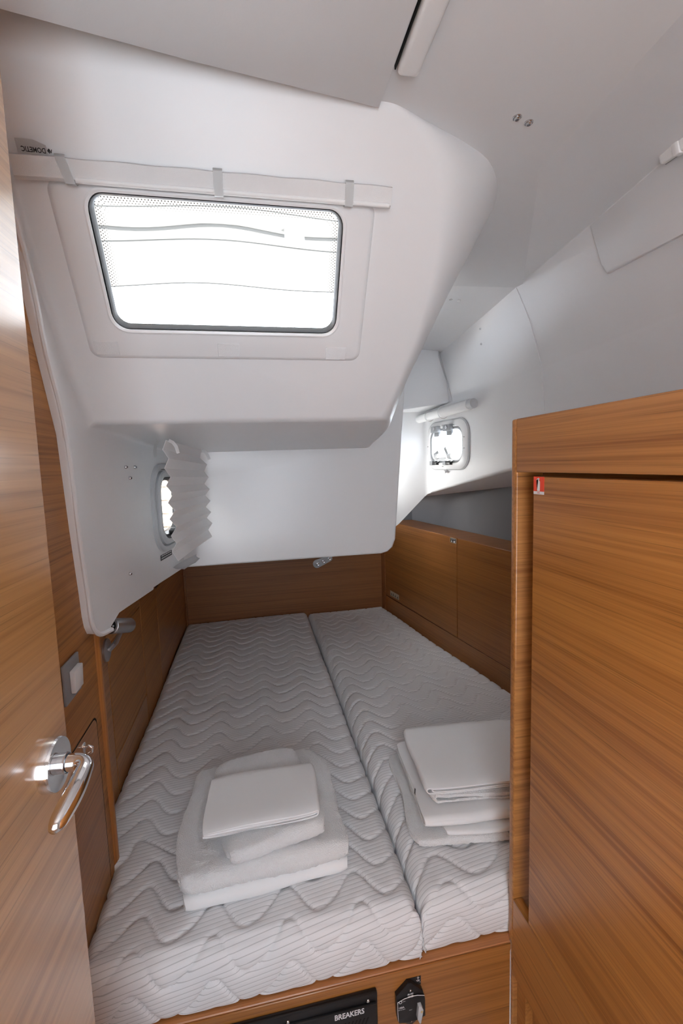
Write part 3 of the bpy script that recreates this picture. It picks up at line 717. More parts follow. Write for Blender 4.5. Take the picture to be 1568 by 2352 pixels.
def mattress(name, xl, xr, y0, y1, th, seed, label, du=.0048):
    rng = random.Random(seed); r = .030
    Wd = xr(1.5) - xl(1.5); Ld = y1 - y0
    su = np.linspace(-th * .9, Wd + th * .9, int((Wd + 2 * th) / du)); sv = np.linspace(-th * .9, Ld + th * .9, int((Ld + 2 * th) / du))
    def m1(s, L):
        t = s.copy(); dr = np.zeros_like(s)
        for side in (0, 1):
            e = (r - s) if side == 0 else (s - (L - r))
            k_ = e > 0; a = np.clip(e / r, 0, math.pi / 2)
            tt = r - r * np.sin(a); ddp = r - r * np.cos(a) + np.maximum(e - r * math.pi / 2, 0)
            tt = tt - .007 * np.sin(np.clip((ddp - r * .3) / (th * 1.0), 0, 1) * math.pi)
            t = np.where(k_, tt if side == 0 else L - tt, t); dr = np.where(k_, ddp, dr)
        return t, dr
    tu, du_ = m1(su, Wd); tv, dv_ = m1(sv, Ld)
    TU, TV = np.meshgrid(tu, tv); DU, DV = np.meshgrid(du_, dv_); SU, SV = np.meshgrid(su, sv)
    drop = np.minimum((DU ** 4 + DV ** 4) ** .25, th - .001)
    Y = y0 + TV; X0 = np.vectorize(xl)(Y); X1 = np.vectorize(xr)(Y)
    # rounded plan corners
    X = X0 + (X1 - X0) * TU / Wd
    Z = TOP - drop
    # gentle unevenness
    Z = Z + np.where(drop < r, 1, 0) * (.0035 * np.sin(3.1 * X + 2.3 * Y + seed) + .003 * np.sin(7.0 * Y - 4 * X + seed * 2))
    Pm = np.stack([X, Y, Z], -1)
    gu = np.gradient(Pm, axis=1); gv = np.gradient(Pm, axis=0); N = np.cross(gu, gv); N /= (np.linalg.norm(N, axis=-1, keepdims=True) + 1e-12)
    lam = .168; A = .034; sp = .074
    wave = np.sin(2 * math.pi * SU / lam + seed) + .18 * np.sin(4 * math.pi * SU / lam + 2 * seed + .8)
    ph = (SV + A * wave + .006 * np.sin(SU * 5 + SV * 3)) / sp; fr = ph - np.floor(ph); d = np.minimum(fr, 1 - fr) * sp
    puff = .0072 * (1 - np.exp(-d / .0045)) - .004
    # front edge seam
    seam = np.exp(-((SV - .012) / .006) ** 2) * .003
    Pm = Pm + N * (puff - seam)[..., None]
    ny, nx = SU.shape; idx = np.arange(nx * ny).reshape(ny, nx)
    Fc = np.stack([idx[:-1, :-1], idx[:-1, 1:], idx[1:, 1:], idx[1:, :-1]], -1).reshape(-1, 4)
    base = Vector(((xl(y0) + xr(y0)) / 2, y0, TOP - th))
    o = from_np(name, Pm.reshape(-1, 3), Fc, 'ticking', uv=np.stack([SU, SV], -1).reshape(-1, 2), base=base)
    return tag(o, label, 'mattress', 'berth mattresses')
def xl1(y): return XN + .003 if y < 1.10 else (XN + .003 - (y - 1.10) / .08 * (XN - XL) if y < 1.18 else XL + .006)
mattress('mattress', xl1, lambda y: .302, .848, YB - .015, .117, 1.0, 'quilted grey striped mattress on the left, under the taller linen stack')
mattress('mattress', lambda y: .323, lambda y: hx(y) - .014, .857, YB - .015, .117, 2.7, 'quilted grey striped mattress on the right, narrowing along the hull lockers')

# ================================================================ LINEN
def folded(name, mat, cx, cy, z0, wd, dp, h, rot, nest, label, cat, group, seed, terryk=0.0, taper=0.0, side_jit=.006, sag=.0, skew=0.0, res=.007, front_r=None, hang=.0, rnd=.006):
    """cloth folded repeatedly: nested folds round the near edge, free layers at the far edge"""
    rng = random.Random(seed); V_, F_ = [], []
    t = h / (2 * nest)
    c_, s_ = math.cos(rot), math.sin(rot)
    for n_ in range(nest):
        ro = h / 2 - n_ * t; ri = ro - t * .93
        back = dp / 2 - rng.uniform(0, .012); jl, jr = rng.uniform(0, side_jit), rng.uniform(0, side_jit)
        if n_ == 0: jl = jr = 0
        tw = rng.uniform(-.02, .02) * (n_ > 0); sh_n = rng.uniform(-.004, .004) * (n_ > 0); fr_n = rng.uniform(-.003, .004) * (n_ > 0)
        prof = []
        front = -dp / 2 + h / 2
        na = 10
        nb = max(6, int((back - front) / (res * 1.6)))
        for i in range(nb): prof.append((back + (front - back) * i / nb, ro))
        for a in range(na + 1): an = math.pi / 2 + math.pi * a / na; prof.append((front + ro * math.cos(an), ro * math.sin(an)))
        for i in range(1, nb + 1): prof.append((front + (back - front) * i / nb, -ro))
        for i in range(nb): prof.append((back + (front - back) * i / nb, -ri))
        for a in range(na + 1): an = -math.pi / 2 - math.pi * a / na; prof.append((front + ri * math.cos(an) if ri > 0 else front, ri * math.sin(an)))
        for i in range(1, nb + 1): prof.append((front + (back - front) * i / nb, ri))
        m = len(prof); nu = max(8, int(wd / res)); base = len(V_)
        ph = [rng.uniform(0, 6.3) for _ in range(5)]
        for j in range(nu + 1):
            u = -wd / 2 + jl + (wd - jl - jr) * j / nu
            ed = min(j, nu - j) / nu
            for vv, zz in prof:
                k_ = (vv + dp / 2) / dp
                x = u * (1 - taper * k_) + skew * (k_ - .5) + sh_n - tw * vv; y = vv + tw * u + fr_n + .004 * math.sin(9 * u + ph[0]) + .002 * math.sin(31 * u + ph[1])
                squash = 1 - .18 * math.exp(-ed * 22)
                z = z0 + h / 2 + zz * squash * (1 + .05 * math.sin(14 * u + ph[2]))
                z += .0016 * math.sin(17 * u + 11 * vv + ph[3]) * (zz / (h / 2) * .5 + .5) + sag * (k_ - .5)
                cr_ = math.exp(-ed * wd / rnd * .55)                       # softened corners and edges
                fr_k = math.exp(-k_ * dp / rnd * .45); bk_k = math.exp(-(1 - k_) * dp / rnd * .45)
                y += rnd * .8 * cr_ * fr_k - rnd * .8 * cr_ * bk_k
                x += (-1 if u > 0 else 1) * rnd * .8 * cr_ * (fr_k + bk_k) + .35 * rnd * math.sin(21 * vv + ph[4]) * cr_
                if zz > 0: z -= rnd * .35 * cr_ + rnd * .3 * bk_k
                z += rnd * .16 * math.sin(19 * u + 13 * vv + ph[1]) * (zz > 0)
                if hang: z -= hang * max(0, -vv / dp - .38) * 8 * max(0, (1 if zz > 0 else .4))
                if terryk:
                    nz = noise.noise(Vector((x * 160, y * 160, zz * 160 + seed))); x += nz * terryk * .6; z += noise.noise(Vector((x * 120 + 9, y * 120, zz * 90))) * terryk; y += noise.noise(Vector((x * 150, y * 150 + 7, zz * 150))) * terryk
                V_.append((cx + x * c_ - y * s_, cy + x * s_ + y * c_, z))
        for j in range(nu):
            for i in range(m):
                a = base + j * m + i; b = base + j * m + (i + 1) % m
                F_.append((a, b, b + m, a + m))
        # end caps between the outer and inner run of the strip
        hm = m // 2
        for j in (0, nu):
            for i in range(hm - 1):
                a, b = base + j * m + i, base + j * m + i + 1; c2_, d2_ = base + j * m + (m - 1 - i), base + j * m + (m - 2 - i)
                F_.append((a, b, d2_, c2_) if j == 0 else (c2_, d2_, b, a))
    o = from_np(name, V_, F_, mat, base=(cx, cy, z0), smooth=60)
    return tag(o, label, cat, group)
GL, GR = 'linen stack on the left mattress', 'linen stack beside the locker'
folded('folded_sheet', 'sheet_cotton', -.016, 1.125, TOP + .004, .372, .375, .042, R(2.5), 3, 'thick folded white sheet at the bottom of the left linen stack', 'sheet', GL, 3, side_jit=.010, rnd=.010)
folded('bath_towel', 'terry', -.017, 1.118, TOP + .047, .394, .385, .050, R(1.0), 2, 'large fluffy white towel in the middle of the left linen stack', 'towel', GL, 5, terryk=.0034, taper=.06, side_jit=.012, res=.0055, rnd=.020)
folded('hand_towel', 'terry', -.002, 1.106, TOP + .099, .235, .335, .038, R(9), 2, 'small white terry towel under the pillowcase of the left stack', 'towel', GL, 8, terryk=.0026, side_jit=.01, res=.0055, rnd=.016)
folded('pillowcase', 'sheet_cotton', -.010, 1.066, TOP + .139, .185, .272, .020, R(88), 3, 'flat folded white pillowcase on top of the left linen stack', 'pillowcase', GL, 11, skew=-.02, side_jit=.012, res=.005, rnd=.008)
folded('bath_towel', 'terry', .560, 1.150, TOP + .005, .390, .385, .022, R(-6), 1, 'flat white towel spread at the bottom of the stack beside the locker', 'towel', GR, 15, terryk=.0026, res=.0055, rnd=.022)
folded('folded_sheet', 'sheet_cotton', .620, 1.110, TOP + .029, .37, .315, .014, R(-5), 1, 'thin folded white sheet peeping out above the flat towel by the locker', 'sheet', GR, 17)
s2o = folded('folded_sheet', 'sheet_cotton', .575, 1.130, TOP + .045, .37, .330, .030, R(-5.5), 3, 'folded white sheet with a small black tag beside the locker', 'sheet', GR, 19)
folded('hand_towel', 'terry', .595, 1.165, TOP + .078, .325, .350, .030, R(-96), 2, 'rolled-edge white terry towel below the pillowcase beside the locker', 'towel', GR, 22, terryk=.0022, side_jit=.012, rnd=.016)
folded('pillowcase', 'sheet_cotton', .585, 1.135, TOP + .111, .270, .360, .022, R(-96), 3, 'folded white pillowcase on top of the stack beside the locker', 'pillowcase', GR, 26, side_jit=.01)
bm = BM(); f = Frame((.399, 1.085, TOP + .062), (-.1, 1, 0), (0, 0, 1)); box(bm, Frame((.392, 1.09, TOP + .060), (-.45, -1, 0), (-.35, .1, .9)), -.009, .009, -.014, .014, -.0006, .0006)
tg_ = obj('care_tag', bm, 'dark_print', s2o); tg_['label'] = 'small black care tag'

# ================================================================ LOCKER ON THE RIGHT
XC = .515
CF = Frame((XC, .845, 0), (0, -1, 0), (0, 0, 1))      # u grows towards the camera
lc = thing('wardrobe_locker', (XC + .2, .5, 0), 'tall brown veneered locker with a finger gap beside its door', 'locker')
bm = BM(); box(bm, CF, .0, .0185, 0, 1.577, -.06, 0, .004, 3); lp = obj('post', bm, 'wood_post', lc)
bm = BM(); box(bm, CF, .0185, .95, 1.473, 1.577, -.022, 0, .0008, 1); obj('top_rail', bm, 'wood_rail', lc)
bm = BM(); box(bm, CF, .0185, .95, .360, .540, -.022, 0, .0008, 1); obj('bottom_rail', bm, 'wood_rail', lc)
bm = BM(); box(bm, CF, .074, .95, .5405, 1.4655, -.020, -.0005, .0012, 1); ld = obj('door', bm, 'wood_locker', lc); ld['label'] = 'veneered locker door with red extinguisher sticker'
bm = BM(); box(bm, CF, .0186, .05, .0, .3595, -.055, -.012); obj('plinth_post', bm, 'wood_rail', lc)
bm = BM(); box(bm, CF, .05, .95, .0, .3595, -.060, -.030); obj('plinth_panel', bm, 'wood_base', lc)
bm = BM(); box(bm, CF, .0, .95, 1.569, 1.577, -.46, -.0225); obj('top_board', bm, 'wood_rail', lc)
bm = BM(); box(bm, CF, .002, .016, .0, 1.569, -.46, -.0605); obj('side_panel', bm, 'wood_rail', lc)
bm = BM(); box(bm, CF, .02, .95, .3, 1.56, -.47, -.45); obj('back_panel', bm, 'gap_black', lc)
bm = BM(); box(bm, CF, .0165, .0184, .0, 1.569, -.45, -.0605); obj('inner_side', bm, 'wood_x', lc)
# sticker
sp_ = CF.hit(1225, 1092)[0], 0
su0, sv1 = CF.hit(1225.5, 1094.5); su1, sv0 = CF.hit(1248.5, 1129.5); _, svb = CF.hit(1248, 1136.5)
FSt = Frame(CF(0, 0, 0), CF.ex, CF.ey)
bm = BM(); box(bm, CF, su0, su1, sv0, sv1, -.0004, .0003); sk = obj('fire_extinguisher_sticker', bm, 'red_print', ld); sk['label'] = 'red sticker with white fire extinguisher pictogram'
# pictogram parts are joined to one print each
def flat(bm, F, pts, wz): bm.faces.new([bm.verts.new(F(x, y, wz)) for x, y in pts])
wS, hS = su1 - su0, sv1 - sv0
def SP(pts): return [(su0 + a * wS, sv1 - b * hS) for a, b in pts]
bm = BM(); flat(bm, CF, SP([(.36, .97), (.64, .97), (.65, .36), (.63, .31), (.56, .25), (.55, .20), (.62, .15), (.62, .13), (.53, .12), (.51, .07), (.47, .07), (.46, .11), (.38, .13), (.29, .23), (.31, .27), (.40, .18), (.46, .19), (.47, .25), (.38, .31), (.36, .36)][::-1]), .0006)
pic = bm
bm2 = BM(); box(bm2, CF, su0, su1, svb, sv0 - .0002, -.0004, .0003)
o = obj('caption_strip', bm2, 'white_print', ld)
bm3 = BM(); box(bm3, CF, su0 + wS * .38, su0 + wS * .62, (svb + sv0) / 2 - .0012, (svb + sv0) / 2 + .0012, .0003, .0005); obj('caption_print', bm3, 'pink_print', ld)
bmesh.ops.triangulate(pic, faces=pic.faces[:]); obj('pictogram', pic, 'white_print', ld, 0)

# ================================================================ BREAKER PANEL AND BATTERY SWITCH ON THE BERTH FRONT
u0b, vtb = FBf.hit(525, 2347)[0], .401
bp_ = thing('breaker_panel', FBf(.05, .2), 'black breaker panel box with white lettering under the berth', 'breaker panel')
bm = BM(); box(bm, FBf, -.125, .203, .14, .402, .0005, .012, .003); obj('mounting_frame', bm, 'black_plastic', bp_)
bm = BM(); box(bm, FBf, -.120, .200, .142, .385, .012, .020, .003); cv = obj('cover', bm, 'black_plastic', bp_)
FBp = Frame(FBf(0, 0, .0202), (1, 0, 0), (0, 0, 1))
for px, py in ((845, 2299), (661, 2348)):
    u, vv = FBp.hit(px, py); screw(FBp, u, vv, bp_, r=.0036, h=.002, cup=False)
tu, tv = FBp.hit(769, 2341); tu2, _ = FBp.hit(832, 2322)
t_o = text('lettering', FBp, 'BREAKERS', .0172, tu - .001, FBp.hit(800, 2331)[1], 'white_print', cv, fat=.022, sx=.80)
bm = BM()
for i in range(7): f = FBp.at(tu + .015 + i * .008, FBp.hit(800, 2331)[1] - .024); slab(bm, f, [(-.001, -.008), (.002, -.008), (.008, .006), (.005, .006)], -.0001, .0003)
obj('vent_slots', bm, 'gap_black', cv)

bs = thing('circuit_breaker', FBf(.276, .30), 'small black 100 amp breaker with grey lever beside the breaker panel', 'circuit breaker')
def fb(px, py): return FBf.hit(px, py)
def crop(x, y): return fb(880 + x * 120 / 1568, 2220 + y * 132 / 1725)
outl = [(340, 750), (690, 360), (790, 345), (1130, 560), (1195, 760), (1205, 1270), (1010, 1370), (850, 1560), (770, 1585), (580, 1500), (400, 1500), (360, 1300)]
bm = BM(); slab(bm, FBf, [crop(*p) for p in outl][::-1], .0004, .010, .002); bmesh.ops.recalc_face_normals(bm, faces=bm.faces); obj('base', bm, 'black_plastic', bs)
bm = BM(); slab(bm, FBf, [crop(*p) for p in ((700, 365), (1118, 262), (1125, 520), (900, 500))][::-1], .0003, .0012); bmesh.ops.recalc_face_normals(bm, faces=bm.faces); obj('corner_sticker', bm, 'dark_print', bs)
fpts = [(375, 880), (560, 770), (760, 690), (960, 655), (1165, 660), (1190, 770), (1200, 1270), (1040, 1345), (800, 1480), (420, 1500), (390, 1430)]
bm = BM(); slab(bm, FBf, [crop(*p) for p in fpts][::-1], .010, .013, .001); bmesh.ops.recalc_face_normals(bm, faces=bm.faces); fc = obj('face_plate', bm, 'black_plastic', bs)
FBc = Frame(FBf(0, 0, .0131), (1, 0, 0), (0, 0, 1))
def cc(x, y): return FBc.hit(880 + x * 120 / 1568, 2220 + y * 132 / 1725)
bm = BM(); edge = [(395, 1430), (375, 1100), (375, 880), (560, 770), (760, 690), (960, 655), (1165, 660)]
tube(bm, [FBf(*crop(*p), .0132) for p in edge], .0006, 6); obj('white_edge_line', bm, 'white_print', fc)
p = cc(515, 1075); bm = BM(); ring(bm, FBc.at(*p), [(circ(.0036, 24), .0004), (circ(.0024, 24), .0004)], closed=False); obj('round_mark', bm, 'white_print', fc, 0)
text('lettering', FBc, 'BUSS', .0058, *cc(722, 850), 'white_print', fc, fat=.01, shear=.15, sx=1.0)
text('lettering', FBc, 'MRCB', .0058, *cc(728, 925), 'white_print', fc, fat=.03, shear=.15, sx=.82)
text('lettering', FBc, '100A', .0066, *cc(455, 1260), 'white_print', fc, fat=.02, sx=.9)
text('lettering', FBc, '48V DC MAX', .0027, *cc(448, 1325), 'white_print', fc, fat=.01)
text('lettering', FBc, 'RESET', .0026, *cc(775, 1310), 'white_print', fc)
text('lettering', FBc, 'ON', .0036, *cc(580, 1055), 'white_print', fc)
FBs = Frame(FBf(0, 0, .0013), (1, 0, 0), (0, 0, 1))
bm = BM()
def ln(a, b, wd_):
    a, b = Vector(FBs.hit(880 + a[0] * 120 / 1568, 2220 + a[1] * 132 / 1725)), Vector(FBs.hit(880 + b[0] * 120 / 1568, 2220 + b[1] * 132 / 1725)); d = (b - a).normalized() * wd_; n = Vector((-d.y, d.x))
    flat(bm, FBs, [tuple(a + n), tuple(b + n), tuple(b - n), tuple(a - n)], .0004)
ln((1040, 290), (1040, 430), .0006); ln((1005, 330), (1075, 318), .0005); ln((990, 405), (1010, 430), .0006); ln((1010, 430), (1065, 425), .0006); ln((1065, 425), (1085, 385), .0006); ln((1090, 440), (1105, 465), .0005)
o = obj('anchor_mark', bm, 'white_print', bs, 0)
lev = [(955, 880), (1050, 860), (1105, 970), (1030, 1360), (985, 1370), (920, 1240)]
bm = BM(); slab(bm, FBf, [crop(*p) for p in lev][::-1], .0131, .022, .0018); bmesh.ops.recalc_face_normals(bm, faces=bm.faces); obj('lever', bm, 'pale_grey_plastic', bs)
bm = BM(); p = crop(1045, 1010); lathe(bm, FBf.at(*p), [(.0026, .0215), (.0026, .0224), (0, .0224)], 14); obj('lever_dot', bm, 'yellow_print', bs)
for x, y in ((762, 550), (795, 1455)): u, vv = crop(x, y); screw(Frame(FBf(0, 0, .010), (1, 0, 0), (0, 0, 1)), u, vv, bs, r=.0030, h=.003, cup=False)

# ================================================================ FIXTURES ON THE INBOARD SIDE
FNs = FN
a_, b_ = FN.hit(137, 1533), FN.hit(180, 1570)
sy0, sy1 = a_[0], b_[0]; sz0, sz1 = (FN.hit(147, 1627)[1] + FN.hit(180, 1570)[1]) / 2 - .004, (a_[1] + FN.hit(173, 1497)[1]) / 2
sw = thing('light_switch', FN((sy0 + sy1) / 2, sz0), 'white rocker light switch on a grey plate beside the cabin door', 'switch')
bm = BM(); box(bm, FN, sy0, sy1, sz0, sz1, .0004, .006, .002); obj('plate', bm, 'grey_plastic', sw)
cu_, cv_ = (sy0 + sy1) / 2 + .006, (sz0 + sz1) / 2 - .003
t_ = bmesh.new(); bmesh.ops.create_cube(t_, size=1)
for q in t_.verts: q.co = Vector((cu_ + q.co.x * .043, cv_ + q.co.y * .046, .011 + q.co.z * .010 + (.002 * q.co.y if q.co.z > 0 else 0)))
bmesh.ops.bevel(t_, geom=t_.edges[:], offset=.002, segments=2, profile=.5, affect='EDGES')
bm = BM(); merge(bm, t_, FN); obj('rocker', bm, 'white_plastic', sw)
# small chrome knob on the access panel
ku, kv = FN.hit(190, 1721)
kn = thing('door_hook', FN(ku, kv), 'tiny chrome hook on the wood wall beside the cabin door', 'hook')
f = FN.at(ku, kv)
bm = BM(); slab(bm, f, rrect(.016, .030, .0078, 5), .0013, .004, .001); obj('plate', bm, 'chrome', kn)
bm = BM(); tube(bm, [f(0, .005, .003), f(0, .006, .012), f(0, .002, .018), f(0, -.008, .017), f(0, -.011, .010)], [.003, .003, .0032, .003, .0022], 10); obj('hook', bm, 'chrome', kn)

# reading lamp
b_u, b_v = FL.hit(241, 1495)
rl = thing('reading_lamp', FL(b_u, b_v), 'small brushed metal reading lamp on the inboard wall below the white moulding', 'lamp')
f = FL.at(b_u + .005, b_v)
bm = BM(); lathe(bm, f, [(0, .0005), (.033, .0005), (.033, .006), (.0315, .007), (0, .007)], 32); obj('wall_plate', bm, 'aluminium', rl)
bc0, bc1 = ony(258, 1438, 1.275), ony(293, 1436, 1.36)
ax = (bc1 - bc0).normalized(); mid = (bc0 + bc1) / 2
bm = BM(); tube(bm, [f(0, .0, .010), f(0.0, .02, .03), mid - Vector((0, 0, .016))], [.0075, .007, .0065], 12); obj('arm', bm, 'aluminium', rl)
BF = Frame(mid, ax.cross(Vector((0, 0, 1))), Vector((0, 0, 1)))
BF = Frame(mid, BF.ex, ax.cross(BF.ex)); 
hl = (bc1 - bc0).length / 2 + .010
if BF.n.dot(ax) < 0: BF = Frame(mid, -BF.ex, BF.ey)
bm = BM(); lathe(bm, BF, [(.011, -hl + .008), (.011, -hl + .001), (.0185, -hl), (.0205, -hl + .001), (.0208, -hl + .003), (.0208, hl - .004), (.0185, hl - .0005), (0, hl)], 36); sh = obj('barrel', bm, 'aluminium', rl)
bm = BM(); lathe(bm, BF, [(0, -hl + .005), (.0112, -hl + .005), (.0112, -hl - .0005), (.0145, -hl - .0008), (.0145, -hl + .002)], 28); obj('lens_rim', bm, 'black_plastic', sh)
bm = BM()
for k_ in range(3): lathe(bm, BF.at(.0045 * math.cos(R(120 * k_)), .0045 * math.sin(R(120 * k_))), [(.0028, -hl + .0045), (.0018, -hl + .003), (0, -hl + .0025)], 10)
obj('led', bm, 'white_plastic', sh)

# ================================================================ FIXTURES ON THE FAR AND HULL WALLS
pu, pv = FB.hit(742, 1289)
bpz = thing('backing_plate', FB(pu, pv, .001), 'pale metal plate with three socket screws on the far wood wall', 'plate')
f = FB.at(pu, pv, R(18))
bm = BM(); pts_ = []
for a in range(90, 271, 15): pts_.append((-.043 + .027 * math.cos(R(a)), .027 * math.sin(R(a))))
for a in range(-90, 91, 15): pts_.append((.043 + .020 * math.cos(R(a)), .020 * math.sin(R(a)) + .004))
slab(bm, f, pts_, .0005, .008, .002); bmesh.ops.recalc_face_normals(bm, faces=bm.faces); obj('plate', bm, 'pale_grey_plastic', bpz)
for u in (-.041, 0, .041): screw(Frame(f(0, 0, .008), f.ex, f.ey), u, .001 + .003 * (u / .041), bpz, r=.0085, h=.004)

su_, sv_ = HF.hit(1040.5, 1241)
st = thing('life_jacket_sticker', HF(su_, sv_, .0005), 'small black sticker with white pictograms on the hull locker edge', 'sticker')
f = HF.at(su_, sv_ - .001)
bm = BM(); box(bm, f, -.026, .026, -.0125, .0125, .0003, .0008); obj('border', bm, 'beige_sticker', st)
bm = BM(); box(bm, f, -.023, .023, -.0105, .0105, .0008, .0011); obj('black_field', bm, 'dark_print', st)
bm = BM(); flat(bm, f, [(-.017, -.009), (-.006, -.009), (-.0115, .004)], .0014); flat(bm, f, [(.004, -.010), (.018, -.010), (.018, .0), (.004, .0)], .0014)
flat(bm, f, [(-.018, .006), (.018, .006), (.018, .008), (-.018, .008)], .0014); obj('pictograms', bm, 'white_print', st, 0)
su_, sv_ = HF.hit(906, 1367)
st = thing('label_sticker', HF(su_, sv_, .0005), 'small beige sticker with dark symbols low on the dark hull locker', 'sticker')
f = HF.at(su_, sv_)
bm = BM(); box(bm, f, -.062, .062, -.0165, .0165, .0003, .0008); obj('field', bm, 'beige_sticker', st)
bm = BM()
for u, hgt in ((-.045, .012), (-.018, .016), (.012, .012), (.042, .010)):
    flat(bm, f, [(u - .007, -.009), (u + .007, -.009), (u + .002, -.009 + hgt), (u - .002, -.009 + hgt)], .0011)
    flat(bm, f, [(u - .009, -.0135), (u + .009, -.0135), (u + .009, -.0115), (u - .009, -.0115)], .0011)
obj('symbols', bm, 'dark_print', st, 0)

# ================================================================ BLINDS
def sag_strip(name, F, u0, u1, vf, hgt, w0, th, mat, parent, n=60, roll=0.0):
    bm = BM(); rows = []
    for i in range(n + 1):
        u = u0 + (u1 - u0) * i / n; vc = vf(u); 
        sec = [(-hgt / 2, w0 + .002), (-hgt / 2 - roll * .4, w0 + th * .6), (-hgt / 2 + roll * .3, w0 + th), (-hgt * .2, w0 + th * .82), (hgt * .2, w0 + th * .7), (hgt / 2 - .001, w0 + th * .62), (hgt / 2, w0 + th * .3), (hgt / 2 - .001, w0)]
        rows.append([bm.verts.new(F(u, vc + a + .0006 * math.sin(u * 60), b_ + .0007 * math.sin(u * 23 + a * 90))) for a, b_ in sec])
    m = len(rows[0])
    for A, B in zip(rows, rows[1:]):
        for k_ in range(m): bm.faces.new((A[k_], A[(k_ + 1) % m], B[(k_ + 1) % m], B[k_]))
    bm.faces.new(rows[0][::-1]); bm.faces.new(rows[-1]); bmesh.ops.recalc_face_normals(bm, faces=bm.faces)
    return obj(name, bm, mat, parent, 50)
# rolled blind above the large window
WFp = Frame(WF(0, 0, .010), WF.ex, WF.ey)
bl0, bl1 = WFp.hit(31, 377), WFp.hit(896, 451)
def vf(u): return bl0[1] + (bl1[1] - bl0[1]) * (u - bl0[0]) / (bl1[0] - bl0[0])
rb = thing('rolled_blind', WFp((bl0[0] + bl1[0]) / 2, vf(0)), 'white rolled fabric blind strapped above the large window', 'blind')
sag_strip('blind_roll', WFp, bl0[0], bl1[0], vf, .030, 0, .013, 'blind_cloth', rb, roll=.008)
bm = BM(); tube(bm, [WFp(u, vf(u) - .0135, .0105) for u in np.linspace(WFp.hit(175, 400)[0], bl1[0] - .004, 30)], .0045, 10); obj('hem_bar', bm, 'strap_white', rb)
for i, px in enumerate((157, 500, 802)):
    u = WFp.hit(px, 400)[0]; vc = vf(u); bm = BM(); sl = (.010, 0, .0)[i]
    sec = [(-.0205, .001), (-.0215, .010), (-.0185, .0165), (0, .0145), (.016, .0115), (.019, .006), (.0185, .0005)]
    rows = [[bm.verts.new(WFp(u + du_ - sl * (a / .02) * .5, vc + a, b2_ + .0008)) for a, b2_ in sec] for du_ in (-.0075, .0075)]
    for k_ in range(len(sec) - 1): bm.faces.new((rows[0][k_], rows[1][k_], rows[1][k_ + 1], rows[0][k_ + 1]))
    bmesh.ops.solidify(bm, geom=bm.faces[:], thickness=.0012); obj('strap', bm, 'strap_white', rb, 50)
# maker's tag, sewn in upside down
ta, tb = WFp.hit(43, 350), WFp.hit(113, 360)
bm = BM(); rows = []
for i in range(13):
    k_ = i / 12; u = ta[0] + (tb[0] - ta[0]) * k_; curl = .006 * max(0, k_ - .6) * 2
    rows.append([bm.verts.new(WFp(u, vf(u) + .013, .004)), bm.verts.new(WFp(u + .001, vf(u) + .034 - curl * 1.2, .005 + curl * .4))])
for A, B in zip(rows, rows[1:]): bm.faces.new((A[0], B[0], B[1], A[1]))
bmesh.ops.solidify(bm, geom=bm.faces[:], thickness=.0005); tgo = obj('sewn_tag', bm, 'blind_cloth', rb, 60); tgo['label'] = 'sewn cloth tag with upside-down black lettering'
FT = WFp.at((ta[0] + tb[0]) / 2 + .0035, vf(ta[0]) + .0215, R(180 - 1))
FT.o += FT.n * .0060
text('lettering', FT, 'DOMETIC', .0092, -.017, 0, 'dark_print', tgo, fat=.018, sx=.86)
bm = BM(); 
flat(bm, FT, [(-.0225, .003), (-.0212, .003), (-.0190, 0), (-.0212, -.003), (-.0225, -.003), (-.0203, 0)], .0004); flat(bm, FT, [(-.0262, -.0022), (-.0250, -.0022), (-.0240, .0005), (-.0230, -.0022), (-.0218, -.0022), (-.0234, .0025), (-.0246, .0025)], .0004)
bmesh.ops.triangulate(bm, faces=bm.faces[:]); obj('tag_mark', bm, 'dark_print', tgo, 0)

# pleated blind hanging beside the side port
pb = thing('pleated_blind', (-.16, 1.42, 1.25), 'white pleated blind hanging loose in front of the side port', 'blind')
NL = 15
lt_ = [(735, 160), (695, 275), (767, 383), (716, 500), (790, 603), (737, 710), (818, 810), (757, 915), (842, 1010), (777, 1112), (862, 1205), (795, 1312), (860, 1398), (812, 1500), (885, 1615)]
rt_ = [(1160, 272), (1143, 375), (1228, 455), (1190, 535), (1247, 607), (1195, 685), (1258, 750), (1205, 825), (1268, 890), (1210, 962), (1276, 1025), (1223, 1095), (1291, 1158), (1243, 1238), (1291, 1320)]
def cpx(p): return 240 + p[0] * 300 / 1568, 980 + p[1] * 350 / 1829
bm = BM(); rows = []
for i in range(NL):
    zig = .010 if i % 2 else -.010
    a = ony(*cpx(lt_[i]), 1.20 + zig * .2); b = ony(*cpx(rt_[i]), 1.64 + zig * .2)
    rows.append([bm.verts.new(a.lerp(b, t / 6) + Vector((zig * .25 * math.sin(math.pi * t / 6), 0, 0))) for t in range(7)])
for A, B in zip(rows, rows[1:]):
    for k_ in range(6): bm.faces.new((A[k_], A[k_ + 1], B[k_ + 1], B[k_]))
bmesh.ops.recalc_face_normals(bm, faces=bm.faces)
bmesh.ops.solidify(bm, geom=bm.faces[:], thickness=.0007); obj('pleats', bm, 'pleat_cloth', pb, 12)
def tabs(pts, wd, yv):
    bm = BM(); P_ = [ony(*cpx(p), y) for p, y in zip(pts, yv)]; L_ = []
    for i, p in enumerate(P_):
        t = (P_[min(i + 1, len(P_) - 1)] - P_[max(i - 1, 0)]).normalized(); s = t.cross(Vector((.3, -1, 0))).normalized() * wd
        L_.append((bm.verts.new(p + s), bm.verts.new(p - s)))
    for A, B in zip(L_, L_[1:]): bm.faces.new((A[0], A[1], B[1], B[0]))
    bmesh.ops.solidify(bm, geom=bm.faces[:], thickness=.0008); obj('fastening_tab', bm, 'strap_white', pb, 50)
tabs([(650, 170), (615, 215), (605, 280), (608, 365)], .0045, [1.30, 1.33, 1.36, 1.40])
